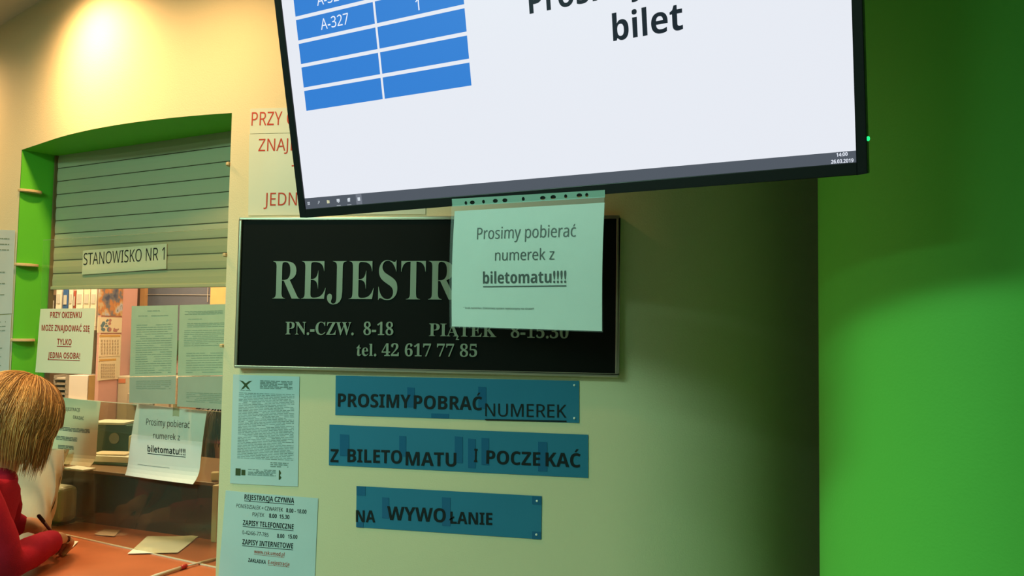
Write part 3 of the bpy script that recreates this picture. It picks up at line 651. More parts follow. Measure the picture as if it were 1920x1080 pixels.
# ================================================================ OFFICE INTERIOR
class YP:
    def __init__(s, y): s.p = Plane((0, y, 0), (1, 0, 0), (0, 0, 1))
    def inv(s, *a): return s.p.inv(a[0], a[1])
    def map(s, *a): return s.p.map(*a)
def pbox(mb, y, x0, y0, x1, y1, dep, mi=0, zmin=None):
    S = Plane((0, y, 0), (1, 0, 0), (0, 0, 1)); ym = (y0 + y1) / 2; xm = (x0 + x1) / 2
    ua, ub = S.inv(x0, ym)[0], S.inv(x1, ym)[0]; zt, zb = S.inv(xm, y0)[1], S.inv(xm, y1)[1]
    if zmin is not None: zb = zmin
    mb.box(((ua + ub) / 2, y + dep / 2, (zt + zb) / 2), (ub - ua, dep, zt - zb), mi=mi)
    return (ua, ub, zb, zt)
def m_(n, c, **k): return mat(n, c, **k)
# window with a grey blind and wooden frame
root = bpy.data.objects.new('window_1', None); COL.objects.link(root); ORG['window_1'] = Vector((-1.9, YB, 1.5)); root.location = ORG['window_1']; struct(root)
mb = MB(); pbox(mb, YB - .05, 262, 470, 271, 660, .05); pbox(mb, YB - .05, 394, 470, 430, 660, .05); pbox(mb, YB - .05, 271, 470, 394, 480, .05); pbox(mb, YB - .05, 271, 645, 394, 660, .05); mb.build('window_frame', m_('orange_wood', (.80, .40, .14), rough=.45, noise=.12), root)
mb = MB(); pbox(mb, YB - .02, 271, 480, 394, 645, .015); mb.build('blind', m_('blind_grey', (.12, .12, .15), noise=.1), root)
mb = MB(); pbox(mb, YB - .028, 271, 552, 394, 552.7, .003); pbox(mb, YB - .03, 389, 532, 389.8, 566, .003); mb.build('cord', m_('cord_pale', (.6, .5, .4)), root)
mb = MB(); pbox(mb, YB - .04, 250, 470, 261, 720, .04, zmin=.0); tag(mb.build('trim_2', m_('brown_trim', (.25, .10, .05), noise=.1)), kind='structure')
# shelving with binders
YS = 3.80
root = thing('shelving_unit', (-3.3, YS + .15, 0), 'cream open shelving unit full of binders at the left of the office', 'shelf')
mS2 = m_('shelf_cream', (.62, .50, .34), noise=.06)
ua, ub, zb, zt = pbox(MB(), YS, 90, 520, 182, 600, .3)
ua -= .35
mb = MB(); mb.box(((ua + ub) / 2, YS + .29, 1.2), (ub - ua, .02, 2.3)); mb.build('back_panel', m_('shelf_back', (.30, .20, .12)), root)
for x in (ua, ub + .02):
    mb = MB(); mb.box((x, YS + .15, 1.175), (.02, .3, 2.35)); mb.build('side_panel', m_pink, root)
zs_ = [YP(YS).inv(140, 612)[1], YP(YS).inv(140, 752)[1], .9, .45, .08, 2.25]
for z in zs_:
    mb = MB(); mb.box(((ua + ub) / 2, YS + .15, z - .009), (ub - ua - .02, .28, .018)); mb.build('shelf_board', mS2, root)
mring = m_('label_ring', (.45, .4, .32))
BD = [(92, 103, (.05, .03, .015), 'dark block put in for the shadowed gap at the left end of the shelf', 553), (104, 115, (.66, .55, .42), 'cream binder between the dark gap block and the blue binder', 541), (117, 127, (.035, .09, .22), 'blue binder on the office shelf', 543), (128, 136, (.66, .56, .42), 'narrow cream binder between the blue and red ones', 541), (137, 141, (.33, .06, .03), 'thin dark red binder on the office shelf', 545), (142, 155, (.70, .60, .44), 'broad cream binder right of the thin red one', 541), (156, 168, (.66, .54, .36), 'tan cream binder second from the right end', 541), (169, 181, (.70, .58, .42), 'cream binder at the right end of the shelf', 541)]  # first entry is a dark block filling the shadowed gap beside the binders
for (x0, x1, c, lab, yt) in BD:
    a, b, _, ztt = pbox(MB(), YS + .01, x0, yt, x1, 600, .25)
    r0 = thing('ring_binder', ((a + b) / 2, YS + .135, zs_[0]), lab, 'binder', 'binders on the office shelf')
    mb = MB(); mb.box(((a + b) / 2, YS + .135, (zs_[0] + ztt) / 2 + .0005), (b - a - .002, .25, ztt - zs_[0] - .001)); mb.build('cover', m_('binder_%d' % x0, c, rough=.5), r0, bevel=.002)
    mb = MB(); mb.box(((a + b) / 2, YS + .0085, ztt - .055), ((b - a) * .6, .002, .05)); mb.build('spine_label', mring, r0)
# wall calendar
SIDE = Plane((ub + .0305, 0, 0), (0, 1, 0), (0, 0, 1))
def sbox(mb, x0, y0, x1, y1, th, off, mi=0):
    c = [Vector(SIDE.inv(x0, (y0 + y1) / 2)), Vector(SIDE.inv(x1, (y0 + y1) / 2))]; zt, zb = SIDE.inv((x0 + x1) / 2, y0)[1], SIDE.inv((x0 + x1) / 2, y1)[1]
    ya, yb = sorted((c[0].x, c[1].x)); mb.box(SIDE.map((ya + yb) / 2, (zt + zb) / 2, off + th / 2), (th, yb - ya, abs(zt - zb)), mi=mi)
q_ = SIDE.inv(205, 712); root = thing('wall_calendar', SIDE.map(q_[0], q_[1]), 'long calendar with colourful top picture hung on the pink shelf side', 'calendar')
mb = MB(); sbox(mb, 184, 530, 229, 592, .003, .002); 
mp = bpy.data.materials.new('calendar_picture'); mp.use_nodes = True; nt = mp.node_tree; tc = nt.nodes.new('ShaderNodeTexCoord'); nz = nt.nodes.new('ShaderNodeTexNoise'); nz.inputs['Scale'].default_value = 14; nz.inputs['Detail'].default_value = 3
rmp = nt.nodes.new('ShaderNodeValToRGB'); nt.links.new(tc.outputs['Object'], nz.inputs['Vector']); nt.links.new(nz.outputs['Fac'], rmp.inputs[0]); nt.links.new(rmp.outputs[0], nt.nodes['Principled BSDF'].inputs['Base Color'])
cr = rmp.color_ramp; cr.interpolation = 'EASE'; cr.elements[0].position = .30; cr.elements[0].color = (.04, .06, .12, 1); cr.elements[1].position = .72; cr.elements[1].color = (.10, .16, .06, 1)
for p_, c_2 in ((.42, (.16, .15, .15, 1)), (.50, (.50, .20, .05, 1)), (.57, (.55, .40, .20, 1)), (.64, (.45, .45, .5, 1))):
    e_ = cr.elements.new(p_); e_.color = c_2
mb.build('picture', mp, root)
mb = MB(); sbox(mb, 182, 595, 227, 624, .003, .002); sbox(mb, 184, 627, 225, 712, .002, .001); mb.build('backing', m_('calendar_cream', (.72, .62, .40)), root)
mb = MB(); S = SIDE
cA = [Vector(S.inv(*p)) for p in ((184, 597), (226, 597), (225, 622), (184, 622))]
rnd = random.Random(3)
for k in range(26):
    a, b = rnd.choice([(.12 + .1 * rnd.random(), rnd.random()), (.3 + .6 * rnd.random(), .7 + .25 * rnd.random()), (.15 + rnd.random() * .35, .1 + rnd.random() * .5)]); q = bil(cA, a, b); rr = .006 + .010 * rnd.random()
    mb.add([S.map(q.x + rr * math.cos(t * 1.05), q.y + rr * math.sin(t * 1.05) * .7, .0055 + k * .00002) for t in range(6)], [list(range(6))], 0 if a < .45 else 1)
mb.build('flower_print', [m_('print_blue', (.12, .20, .22)), m_('print_red', (.40, .18, .14))], root)
for (y0, y1) in ((628, 668), (673, 712)):
    mb = MB(); sbox(mb, 185, y0, 224 if y0 < 650 else 216, y1, .001, .0035); ms = mb.build('month_sheet', m_('month_paper', (.78, .66, .42)), root)
    mb = MB(); sbox(mb, 185, y0, 224 if y0 < 650 else 216, y0 + 3.5, .001, .0045)
    cA = [Vector(S.inv(*p)) for p in ((187, y0 + 8), (222 if y0 < 650 else 214, y0 + 8), (222 if y0 < 650 else 214, y1), (187, y1))]
    for r_ in range(5):
        for c in range(7):
            q = bil(cA, (c + .2) / 7, (r_ + .2) / 5.5); mb.add([S.map(q.x + dx, q.y + dz, .0065) for dx, dz in ((0, 0), (.010, 0), (.010, -.010), (0, -.010))], [(0, 1, 2, 3)], 1)
    mb.build('print', [m_('ochre_bar', (.60, .34, .08)), m_('print_tan', (.45, .34, .20))], ms)
# second shelf: paper trays, white box, folder, clip
zq = zs_[1]
def item(name, y, x0, y0, x1, dep, m, lab, cat, z=zq, bev=.002, y1=750):
    mb = MB(); pbox(mb, y, x0, y0, x1, y1, dep, zmin=z + .0005); o = mb.build(name, m, bevel=bev); return tag(o, lab, cat)
a, b, _, _ = pbox(MB(), YS + .01, 100, 704, 124, 750, .25)
zt_ = YP(YS + .01).inv(110, 704)[1]; root = thing('letter_tray', ((a + b) / 2, YS + .13, zq), 'stack of grey letter trays on the office shelf below the red notice', 'tray')
for k in range(5):
    z = zq + .003 + (zt_ - zq) * k / 5; mb = MB(); mb.box(((a + b) / 2, YS + .13, z + .003), (b - a, .24, .006)); mb.box((a + .003, YS + .13, z + .014), (.006, .24, .022)); mb.box((b - .003, YS + .13, z + .014), (.006, .24, .022)); mb.box(((a + b) / 2, YS + .13, z + .009), (b - a - .02, .22, .006), mi=1); mb.build('tray', [m_('tray_grey', (.36, .30, .22)), m_('tray_paper', (.6, .5, .38))], root)
item('cardboard_box', YS + .03, 128.5, 704, 164, .22, m_('pale_box', (.80, .70, .60), noise=.03), 'pale box on the shelf between letter trays and brown folder', 'box')
item('folder', YS + .02, 165, 704, 179, .20, m_('brown_card', (.36, .20, .06), noise=.1), 'brown cardboard folder standing at the right end of lower shelf', 'folder')
# cabinet, bag, box
YC = 3.95
a, b, _, zt_ = pbox(MB(), YC, 219, 706, 330, 790, .35)
root = thing('filing_cabinet', ((a + b) / 2, YC + .17, 0), 'beige grey filing cabinet with a red sticker against the office wall', 'cabinet')
mc = m_('cabinet_beige', (.46, .38, .26), noise=.05)
mb = MB(); mb.box(((a + b) / 2, YC + .175, zt_ / 2), (b - a, .35, zt_)); mb.build('body', mc, root, bevel=.006)
for k in range(3):
    z1 = zt_ - .09 - k * .45; mb = MB(); mb.box(((a + b) / 2 + .02, YC - .006, z1 - .21), (b - a - .10, .018, .42)); d_ = mb.build('drawer', m_('drawer_beige', (.36, .29, .20)), root, bevel=.004)
    mb = MB(); mb.box(((a + b) / 2, YC - .022, z1 - .06), (.12, .014, .018)); mb.build('handle', m_grey, d_, bevel=.003)
mb = MB(); pbox(mb, YC - .002, 222, 710, 235, 718, .002); mb.build('sticker', m_('sticker_red', (.55, .18, .08)), root)
gb = (YP(YC + .1).inv(230, 700)[0]); mb = MB()
mb.ell((gb + .15, YC + .17, zt_ + .105), (.12, .10, .10), nu=28, nv=18, fn=lambda x, y, z: 1 + .12 * math.sin(5 * x + 3 * y) * math.cos(4 * z) + (.35 * max(0, x) if z > 0 else 0)); tag(mb.build('fabric_bag', m_('green_cloth', (.02, .075, .035), noise=.3), smooth=True), 'dark green cloth bag lying on top of the filing cabinet', 'bag')
YD = 3.35
def onledge(px, py, dz=0): p = atz(px, py, ZL); return p
q = onledge(212, 852); mb = MB()
root = thing('desk_box', (q.x, q.y, ZL), 'dark teal box with a round grey disc on the ledge between hung notices', 'box')
wz = lambda py: EYE.z + ray(212, py).z * ((q - EYE).to_2d().length / ray(212, py).to_2d().length)
hb = wz(797) - ZL
mb.box((q.x, q.y + .05, ZL + hb / 2 + .001), (.19, .10, hb)); mb.build('box_body', m_('teal_plastic', (.03, .10, .09), rough=.4, noise=.2), root, bevel=.004)
mb = MB(); mb.tube([(q.x + .004, q.y - .0005, ZL + hb * .55), (q.x + .004, q.y - .004, ZL + hb * .55)], .022, 24); mb.build('disc', m_('disc_grey', (.22, .24, .20)), root)
mb = MB(); mb.box((q.x - .03, q.y + .04, ZL + hb + .006), (.14, .11, .008), rz=.1); tag(mb.build('paper_pad', m_paper), 'white paper pad lying on top of the dark teal box', 'paper')
q = onledge(221, 868)
for k, (lab, m, dx, s) in enumerate((('lowest green folder of the paper pile on the ledge', m_('folder_green', (.05, .12, .09)), .0, (.20, .11, .008)), ('thick white document pile on the ledge above the green folder', m_paper, .01, (.18, .10, .022)), ('beige folder topmost on the ledge document pile', m_('folder_beige', (.70, .60, .45)), -.02, (.13, .07, .005)))):
    z0 = ZL + .001 + (0, .009, .032)[k]; mb = MB(); mb.box((q.x + dx, q.y + .0, z0 + s[2] / 2), s, rz=-.12 + .1 * k); tag(mb.build('document_pile', m, bevel=.001), lab, 'papers')
q = onledge(257, 862); mb = MB(); mb.box((q.x, q.y + .03, ZL + .046), (.09, .05, .09), rz=.2); tag(mb.build('plastic_box', m_('box_beige', (.55, .50, .36), noise=.05), bevel=.006), 'small beige box on the ledge touching the hung white notice', 'box')
q = onledge(150, 880); mb = MB(); mb.box((q.x, q.y, ZL + .003), (.10, .05, .005), rz=-.3); tag(mb.build('envelope', m_paper), 'white envelope lying flat on the ledge below the creased notice', 'paper')
q = onledge(400, 903); mb = MB(); mb.box((q.x, q.y + .01, ZL + .016), (.026, .022, .03), rz=.4); tag(mb.build('eraser', m_('eraser_white', (.7, .65, .5)), bevel=.006, seg=3), 'small cream rubber block at the right end of the ledge', 'eraser')
# reddish cupboard low behind the ledge
mb = MB(); a, b, _, zt_ = pbox(MB(), 3.55, 330, 872, 440, 900, .3)
mb.box(((a + b) / 2 + .1, 4.0, zt_ / 2), (b - a + .4, .3, zt_)); tag(mb.build('low_cupboard', m_('red_brown', (.36, .13, .07), noise=.1), bevel=.004), 'low red brown cupboard behind the ledge at the right of the opening', 'cupboard')
# ================================================================ PEOPLE
def skinmesh(joints, edges, sub=2):
    """joints: name -> (point, radius); first joint is the root. returns verts, faces"""
    names = list(joints); me = bpy.data.meshes.new('t'); me.from_pydata([joints[n][0] for n in names], [(names.index(a), names.index(b)) for a, b in edges], [])
    o = bpy.data.objects.new('t', me); COL.objects.link(o); sk = o.modifiers.new('s', 'SKIN')
    for i, n in enumerate(names):
        r_ = joints[n][1]; r_ = r_ if isinstance(r_, tuple) else (r_, r_); me.skin_vertices[0].data[i].radius = r_; me.skin_vertices[0].data[i].use_root = i == 0
    ss = o.modifiers.new('u', 'SUBSURF'); ss.levels = sub
    e = o.evaluated_get(bpy.context.evaluated_depsgraph_get()); m2 = e.to_mesh()
    vs = [v.co.copy() for v in m2.vertices]; fs = [list(p.vertices) for p in m2.polygons]; e.to_mesh_clear(); bpy.data.objects.remove(o); return vs, fs
def head(mb, c, F_, U_, s=1.0):
    """human head: c centre, F_ facing, U_ up; adds skull, nose, brow, lips, chin, ears"""
    R_ = F_.cross(U_).normalized(); F_ = F_.normalized(); U_ = U_.normalized()
    def fn(a, b):
        th = 2 * math.pi * a; ph = math.pi * (b - .5); x = math.cos(ph) * math.cos(th); y = math.cos(ph) * math.sin(th); z = math.sin(ph)   # x right, y forward
        X, Y, Z = x * .076, y * .096, z * .118
        if z < 0: X *= 1 - .34 * (-z) ** 1.2 ; Y = Y * (1 - .18 * (-z)) + .018 * (-z)
        g = lambda u0, v0, su, sv: math.exp(-((x - u0) / su) ** 2 - ((z - v0) / sv) ** 2) if y > 0 else 0
        Y += .024 * g(0, -.20, .10, .16) + .010 * g(0, .02, .08, .2) + .006 * g(0, .18, .5, .1) - .010 * g(.33, .02, .16, .12) - .010 * g(-.33, .02, .16, .12) + .008 * g(0, -.50, .20, .07) + .010 * g(0, -.82, .25, .14)
        return c + (R_ * X + F_ * Y + U_ * Z) * s
    mb.grid(fn, 56, 44)
    for k in (-1, 1): mb.ell(c + (R_ * (.078 * k) - F_ * .004 + U_ * -.005) * s, (.010 * s, .018 * s, .032 * s), ax=(R_, F_, U_), nu=12, nv=10)
def facebits(root_, c, F_, U_, s=1.0, lip=(.45, .12, .10)):
    R_ = F_.cross(U_).normalized(); mb = MB()
    for k in (-1, 1): mb.ell(c + (R_ * .030 * k + F_ * .079 + U_ * .004) * s, (.012 * s, .010 * s, .009 * s), ax=(R_, F_, U_), nu=12, nv=8); mb.ell(c + (R_ * .030 * k + F_ * .087 + U_ * .004) * s, (.005 * s, .0035 * s, .005 * s), ax=(R_, F_, U_), nu=10, nv=8, mi=1)
    mb.build('eyes', [m_('eye_white', (.75, .72, .68), rough=.2), m_('iris', (.05, .03, .02), rough=.2)], root_, smooth=True)
    mb = MB(); mb.ell(c + (F_ * .094 - U_ * .058) * s, (.023 * s, .008 * s, .007 * s), ax=(R_, F_, U_), nu=14, nv=8); mb.build('lips', m_('lips', lip), root_, smooth=True)
def hair(name, root_, c, F_, U_, mats_, n=420, rad=(.096, .118, .128), drop=.10, tip_in=.03, face=.85, seed=2, width=.0034, flare=1.0):
    rnd = random.Random(seed); R_ = F_.cross(U_).normalized(); g = Vector((0, 0, -1)); mb = MB()
    cr_ = c - F_ * .012 + U_ * .008
    def pt(th, ph, k=1.0): return cr_ + (R_ * rad[0] * math.sin(ph) * math.sin(th) - F_ * rad[1] * math.sin(ph) * math.cos(th) + U_ * rad[2] * math.cos(ph)) * k
    # under layer
    mb.grid(lambda a, b: pt(2 * math.pi * a, .02 + b * (1.75 if abs(a - .5) > .16 else 1.05), .955), 48, 16, 1)
    for i in range(n):
        th = rnd.uniform(0, 2 * math.pi); fr = abs(th - math.pi) < face
        layer = rnd.uniform(.965, 1.06); end = (1.15 if fr else rnd.uniform(1.55, 1.85)); st = rnd.uniform(.0, .35) if rnd.random() < .8 else rnd.uniform(.3, .9)
        cl = int(th * 7.3 + 1.7 * math.sin(th * 5)) % 97; cr3 = random.Random(cl * 31 + seed); tw = rnd.uniform(-.07, .07) + cr3.uniform(-.10, .16) + .22; layer += cr3.uniform(-.012, .02); pts = []; rr = []
        N = 9
        for k in range(N + 1):
            t = k / N; ph = st + (end - st) * t; pts.append(pt(th + tw * t + .04 * math.sin(t * 6 + i), ph, layer * (1 + .05 * flare * math.sin(t * 2.6))))
        out = (pts[-1] - cr_); out -= g * out.dot(g); out.normalize(); v = (pts[-1] - pts[-2]).normalized(); L = drop * rnd.uniform(.4, 1.3) * (.35 if fr else 1); p = pts[-1].copy(); M_ = 6
        for k in range(1, M_ + 1):
            t = k / M_; v = (v * .72 + (g - out * tip_in * 22 * t * L + R_ * rnd.uniform(-.05, .05)) * .28).normalized(); p = p + v * L / M_; pts.append(p.copy())
        tone = cr3.choice([(0, 0, 0, 2), (2, 2, 0, 1), (0, 2, 0, 0), (1, 2, 1, 0)])
        T = len(pts) - 1; wd = width * rnd.uniform(.6, 1.25)
        rr = [wd * (.45 + .55 * math.sin(min(1, (k / T) * 2.2) * math.pi / 2)) * (1 - .85 * max(0, (k / T - .6) / .4) ** 1.3) for k in range(T + 1)]
        mb.tube(pts, rr, 3, mi=rnd.choice(tone), cap=False)
    return mb.build(name, mats_, root_, smooth=True)
Z_ = Vector((0, 0, 1))
# --- woman writing at the counter
Hc = P(26, 794, 2.27); Fd = Vector((.50, .80, -.42)).normalized(); Ud = (Z_ - Fd * Z_.dot(Fd)).normalized(); Fh = Vector((.53, .85, 0)).normalized(); Rh = Vector((.85, -.53, 0)).normalized()
nk = P(2, 872, 2.23); ch = P(-62, 985, 2.16)
shr = P(-48, 928, 2.06); shl = P(-6, 925, 2.36)
elr = P(10, 1062, 2.13); wrr = P(104, 1009, 2.36); ell_ = P(18, 992, 2.40); wrl = P(58, 982, 2.42)
sto = ch - Fh * .17 + Vector((-.05, 0, -.22)); pel = sto - Fh * .10 + Vector((0, 0, -.22))
J = {'pel': (pel, (.15, .12)), 'sto': (sto, (.125, .10)), 'ch': (ch, (.125, .095)), 'nb': (nk - Vector((0, 0, .05)) - Fh * .02, .05), 'nk': (nk, .047), 'hd': (Hc - Ud * .05, .055),
     'sr': (shr, .042), 'er': (elr, .031), 'wr': (wrr, .024), 'sl': (shl, .042), 'el': (ell_, .030), 'wl': (wrl, .022),
     'hr': (pel + Rh * .09 - Z_ * .05, .085), 'kr': (pel + Rh * .10 + Fh * .03 - Z_ * .47, .058), 'ar': (Vector((pel.x, pel.y, 0)) + Rh * .10 + Z_ * .09, .036), 'tr': (Vector((pel.x, pel.y, 0)) + Rh * .11 + Fh * .15 + Z_ * .04, .032),
     'hl': (pel - Rh * .09 - Z_ * .05, .085), 'kl': (pel - Rh * .10 + Fh * .05 - Z_ * .47, .058), 'al': (Vector((pel.x, pel.y, 0)) - Rh * .10 + Z_ * .09, .036), 'tl': (Vector((pel.x, pel.y, 0)) - Rh * .11 + Fh * .15 + Z_ * .04, .032)}
E_ = [('pel', 'sto'), ('sto', 'ch'), ('ch', 'nb'), ('nb', 'nk'), ('nk', 'hd'), ('ch', 'sr'), ('sr', 'er'), ('er', 'wr'), ('ch', 'sl'), ('sl', 'el'), ('el', 'wl'), ('pel', 'hr'), ('hr', 'kr'), ('kr', 'ar'), ('ar', 'tr'), ('pel', 'hl'), ('hl', 'kl'), ('kl', 'al'), ('al', 'tl')]
def hand(J, E_, w, tag_, wr_, dirn, down, side, curl, L=1.0):
    """palm + five fingers. dirn: out of the wrist, down: palm side, side: towards the thumb"""
    dirn = dirn.normalized(); side = (side - dirn * side.dot(dirn)).normalized(); down = dirn.cross(side); down = down if down.z < 0 else -down
    pm = wr_ + dirn * .035 * L; J[tag_ + 'p'] = (pm, (.026, .014)); E_.append((w, tag_ + 'p'))
    for k, (o_, l_) in enumerate(((.024, .072), (.008, .080), (-.008, .074), (-.023, .058))):
        b0 = pm + dirn * .040 * L + side * o_; cv = curl[k]; p = b0; J[tag_ + 'f%d0' % k] = (b0, .0105); E_.append((tag_ + 'p', tag_ + 'f%d0' % k)); ang = cv * .35
        for j, fr in enumerate((.42, .33, .25)):
            ang += cv * .55; p = p + (dirn * math.cos(ang) + down * math.sin(ang)) * l_ * fr * L + side * (-o_ * .10); J[tag_ + 'f%d%d' % (k, j + 1)] = (p, .0088 - .0008 * j); E_.append((tag_ + 'f%d%d' % (k, j), tag_ + 'f%d%d' % (k, j + 1)))
    t0 = wr_ + dirn * .022 + side * .024 + down * .006; t1 = t0 + (dirn * .7 + side * .45 + down * .5).normalized() * .034; t2 = t1 + (dirn * .9 + down * .55 - side * .1).normalized() * .028
    J[tag_ + 't0'] = (t0, .012); J[tag_ + 't1'] = (t1, .010); J[tag_ + 't2'] = (t2, .0085); E_ += [(tag_ + 'p', tag_ + 't0'), (tag_ + 't0', tag_ + 't1'), (tag_ + 't1', tag_ + 't2')]
hand(J, E_, 'wr', 'r', wrr, (P(128, 1010, 2.45) - wrr), None, Vector((-.75, .45, .1)), (.85, .95, 1.05, 1.15), .95)
hand(J, E_, 'wl', 'l', wrl, (P(84, 990, 2.48) - wrl), None, Vector((.5, -.4, -.2)), (.7, .8, .9, 1.0), .95)
root = thing('person', (pel.x, pel.y, 0), 'woman with blonde bob and red sweater leaning over the counter writing', 'person')
mb = MB(); vs, fs = skinmesh(J, E_); mb.add(vs, fs); head(mb, Hc, Fd, Ud); body = mb.build('body', m_skin, root, smooth=True)
facebits(root, Hc, Fd, Ud)
hair('hair', root, Hc, Fd, Ud, [m_('hair_blonde', (.68, .36, .12), rough=.5, spec=.5, noise=.25, nscale=25), m_('hair_brown', (.20, .095, .03), rough=.5, noise=.2), m_('hair_honey', (.40, .19, .055), rough=.5, spec=.4, noise=.2)], n=6500, rad=(.100, .122, .128), drop=.088, tip_in=.11, width=.0012)
# sweater
def lerp(a, b, t): return a.lerp(b, t)
wre = lerp(elr, wrr, 1.02); wle = lerp(ell_, wrl, .98)
K = {'pel': (pel + Z_ * .02, (.165, .135)), 'sto': (sto, (.145, .120)), 'ch': (ch, (.155, .125)), 'nb': (lerp(ch, nk, .68), .075), 'nk': (lerp(ch, nk, 1.08), .058), 'sr': (shr, .066), 'mr': (lerp(shr, elr, .5), .060), 'er': (elr, .052), 'fr': (lerp(elr, wrr, .5), .048), 'wr': (wre, .037),
     'sl': (shl, .066), 'ml': (lerp(shl, ell_, .5), .056), 'el': (ell_, .048), 'wl': (wle, .034)}
vs, fs = skinmesh(K, [('pel', 'sto'), ('sto', 'ch'), ('ch', 'nb'), ('nb', 'nk'), ('ch', 'sr'), ('sr', 'mr'), ('mr', 'er'), ('er', 'fr'), ('fr', 'wr'), ('ch', 'sl'), ('sl', 'ml'), ('ml', 'el'), ('el', 'wl')])
mb = MB(); mb.add(vs, fs); sw = mb.build('sweater', m_knit, root, smooth=True)
tx = bpy.data.textures.new('folds', 'CLOUDS'); tx.noise_scale = .07
dm = sw.modifiers.new('folds', 'DISPLACE'); dm.texture = tx; dm.strength = .014; dm.mid_level = .5
mb = MB(); T_ = {'pel': (pel - Z_ * .02, (.155, .125))}; ET = []
for k in 'rl':
    for a, b, r_ in (('h', 'h', .10), ('k', 'k', .070), ('a', 'a', .055)): T_[a + k] = (J[a + k][0], r_)
    ET += [('pel', 'h' + k), ('h' + k, 'k' + k), ('k' + k, 'a' + k)]
vs, fs = skinmesh(T_, ET); mb.add(vs, fs); mb.build('trousers', m_('dark_denim', (.02, .025, .04), rough=.8), root, smooth=True)
for k in 'rl':
    mb = MB(); a = J['a' + k][0].copy(); a.z = .04; mb.ell(a + Fh * .07, (.045, .13, .05), ax=(Rh, Fh, Z_), nu=20, nv=12, fn=lambda x, y, z: 1 if z > -.6 else .95); mb.build('shoe', m_('black_leather', (.02, .02, .02), rough=.35), root, smooth=True)
# pen in her hand
pt_, pq = P(118, 1024, 2.45), P(71, 965, 2.40)
pt_.z = max(pt_.z, ZC + .004)
root = thing('marker_pen', pt_, 'dark red brown pen held in the woman\'s right hand', 'pen')
dq = (pq - pt_).normalized(); Lq = .15; mb = MB(); pq = pt_ + dq * min((pq - pt_).length, .16)
mb.tube([pt_, pt_ + dq * .015, pq - dq * .03], [.001, .0042, .0048], 12); mb.build('barrel', m_('pen_brown', (.10, .02, .015), rough=.3), root, smooth=True)
mb = MB(); mb.tube([pq - dq * .03, pq - dq * .003, pq], [.0056, .0056, .003], 12); mb.build('cap', m_('pen_dark', (.03, .012, .01), rough=.3), root, smooth=True)
# --- clerk behind the ledge
Hk = P(404, 818, 3.45); Fk = Vector((.80, -.45, -.25)).normalized(); Uk = (Z_ - Fk * Z_.dot(Fk)).normalized(); Rk = Fk.cross(Uk).normalized()
root = thing('person', (Hk.x, Hk.y, 0), 'office clerk with long black hair seated behind the ledge, mostly hidden', 'person')
bk = Hk - Fk * .05 + Vector((0, 0, -.19)); c1 = bk + Vector((-.03, .02, -.16)); p1 = c1 + Vector((-.02, .03, -.38)); Rk2 = Vector((Rk.x, Rk.y, 0)).normalized(); Fk2 = Vector((Fk.x, Fk.y, 0)).normalized()
J2 = {'p': (p1, (.16, .13)), 'c': (c1, (.14, .11)), 'n': (bk, .048), 'h': (Hk - Uk * .05, .055)}
E2 = [('p', 'c'), ('c', 'n'), ('n', 'h')]
for k, sg in (('r', 1), ('l', -1)):
    s_ = c1 + Rk2 * .17 * sg + Z_ * .04; J2['s' + k] = (s_, .050); J2['e' + k] = (s_ - Z_ * .26 + Fk2 * .06, .038); J2['w' + k] = (s_ - Z_ * .27 + Fk2 * .28 - Rk2 * .05 * sg, .024); E2 += [('c', 's' + k), ('s' + k, 'e' + k), ('e' + k, 'w' + k)]
    J2['q' + k] = (p1 + Fk2 * .40 + Rk2 * .10 * sg, .07); J2['a' + k] = (Vector((p1.x, p1.y, .06)) + Fk2 * .40 + Rk2 * .10 * sg, .04); E2 += [('p', 'q' + k), ('q' + k, 'a' + k)]
    hand(J2, E2, 'w' + k, 'h' + k, J2['w' + k][0], Fk2 - Z_ * .1, None, -Rk2 * sg, (.5, .55, .6, .65))
vs, fs = skinmesh(J2, E2); mb = MB(); mb.add(vs, fs); head(mb, Hk, Fk, Uk); mb.build('body', m_('skin_pale', (.66, .42, .30), rough=.5), root, smooth=True); facebits(root, Hk, Fk, Uk)
hair('hair', root, Hk, Fk, Uk, [m_('hair_black', (.012, .009, .008), rough=.4), m_('hair_black2', (.006, .005, .005), rough=.5), m_('hair_black3', (.022, .015, .012), rough=.4)], n=320, drop=.17, tip_in=.004, seed=5, width=.005)
mb = MB(); vs, fs = skinmesh({'p': (p1, (.18, .15)), 'c': (c1, (.155, .125)), 'n': (c1.lerp(bk, .7), .06), 'sr': (J2['sr'][0], .062), 'er': (J2['er'][0], .05), 'sl': (J2['sl'][0], .062), 'el': (J2['el'][0], .05)}, [('p', 'c'), ('c', 'n'), ('c', 'sr'), ('sr', 'er'), ('c', 'sl'), ('sl', 'el')]); mb.add(vs, fs); mb.build('blouse', m_('blouse_red', (.42, .16, .10), rough=.8), root, smooth=True)
mb = MB(); vs, fs = skinmesh({'p': (p1 - Z_ * .02, (.17, .14)), 'qr': (J2['qr'][0], .085), 'ar': (J2['ar'][0], .055), 'ql': (J2['ql'][0], .085), 'al': (J2['al'][0], .055)}, [('p', 'qr'), ('qr', 'ar'), ('p', 'ql'), ('ql', 'al')]); mb.add(vs, fs); mb.build('trousers', m_('dark_denim', (.02, .025, .04), rough=.8), root, smooth=True)
sz = p1.z - .17
root = thing('office_chair', (p1.x, p1.y, 0), 'black office chair under the seated clerk behind the ledge', 'chair')
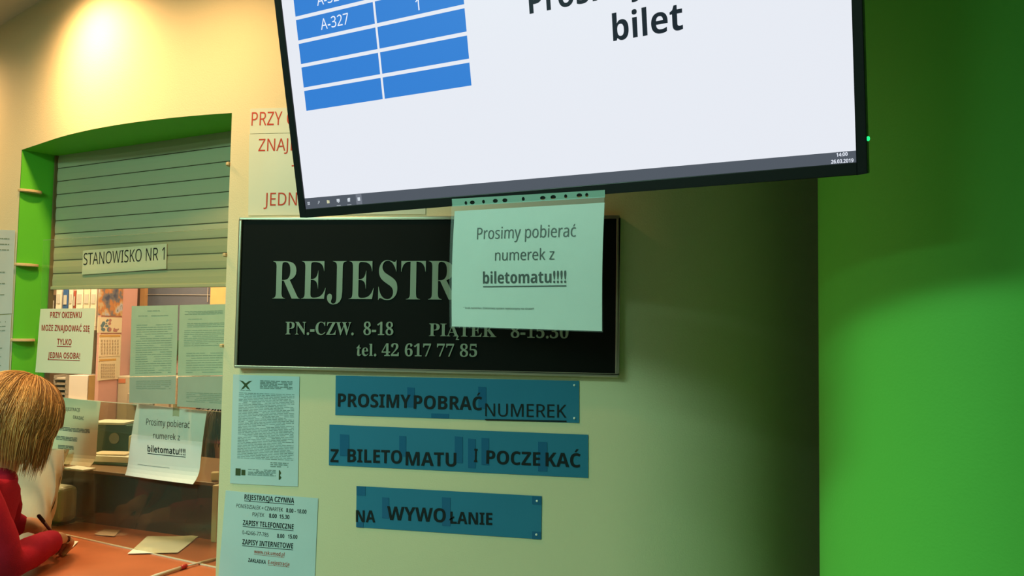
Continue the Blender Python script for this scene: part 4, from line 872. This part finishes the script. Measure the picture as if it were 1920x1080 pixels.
mb = MB(); mb.box((p1.x, p1.y, sz - .03), (.46, .46, .06), rz=math.atan2(Fk.y, Fk.x)); mb.build('seat', m_('black_fabric', (.015, .015, .015)), root, bevel=.02)
mb = MB(); mb.tube([(p1.x, p1.y, .10), (p1.x, p1.y, sz - .06)], .025, 14); mb.build('column', m_bezel, root)
mb = MB()
for k in range(5):
    a = k * 1.2566; mb.tube([(p1.x, p1.y, .10), (p1.x + .28 * math.cos(a), p1.y + .28 * math.sin(a), .03)], [.022, .018], 8)
mb.build('star_base', m_bezel, root)
# ================================================================ LAMPS
for k, (x, y) in enumerate(PANELS):
    root = thing('ceiling_panel_lamp', (x, y, CEIL - .03), ['square edged ceiling light panel behind the viewer, nearer one', 'added fill light panel in the ceiling behind the viewer, farther one'][k], 'ceiling light', 'hall ceiling panels')
    mb = MB(); mb.box((x, y, CEIL - .012), (1.24, .64, .022)); mb.build('frame', m_white, root)
    mb = MB(); mb.box((x, y, CEIL - .026), (1.16, .56, .004)); mb.build('diffuser', em('diffuser_cool', (.6, 1, .75), 1.5), root)
WARM = (1.0, .55, .24)
for k, (px, py, dd, pw) in enumerate(DOWN):
    s_, z_ = WALL.inv(px, py); p = WALL.map(s_, 0, dd)
    root = thing('recessed_downlight', (p.x, p.y, CEIL - .012), ['round recessed ceiling downlight washing the wall above the shutter', 'round recessed ceiling downlight washing the wall at the far left', 'round recessed ceiling downlight between the wall and the screen'][k], 'ceiling light', 'warm downlights along the curved wall')
    mb = MB(); mb.tube([(p.x, p.y, CEIL), (p.x, p.y, CEIL - .012)], .075, 28); mb.build('trim_ring', m_champ, root)
    mb = MB(); mb.tube([(p.x, p.y, CEIL - .012), (p.x, p.y, CEIL - .0135)], .055, 28); mb.build('bulb', em('bulb_warm', (1, .75, .4), 12), root)
    l = bpy.data.lights.new('downlight', 'SPOT'); l.energy = pw; l.color = WARM; l.spot_size = math.radians(168); l.spot_blend = .9; l.shadow_soft_size = .05
    o = bpy.data.objects.new('downlight', l); o.location = (p.x, p.y, CEIL - .03); COL.objects.link(o)
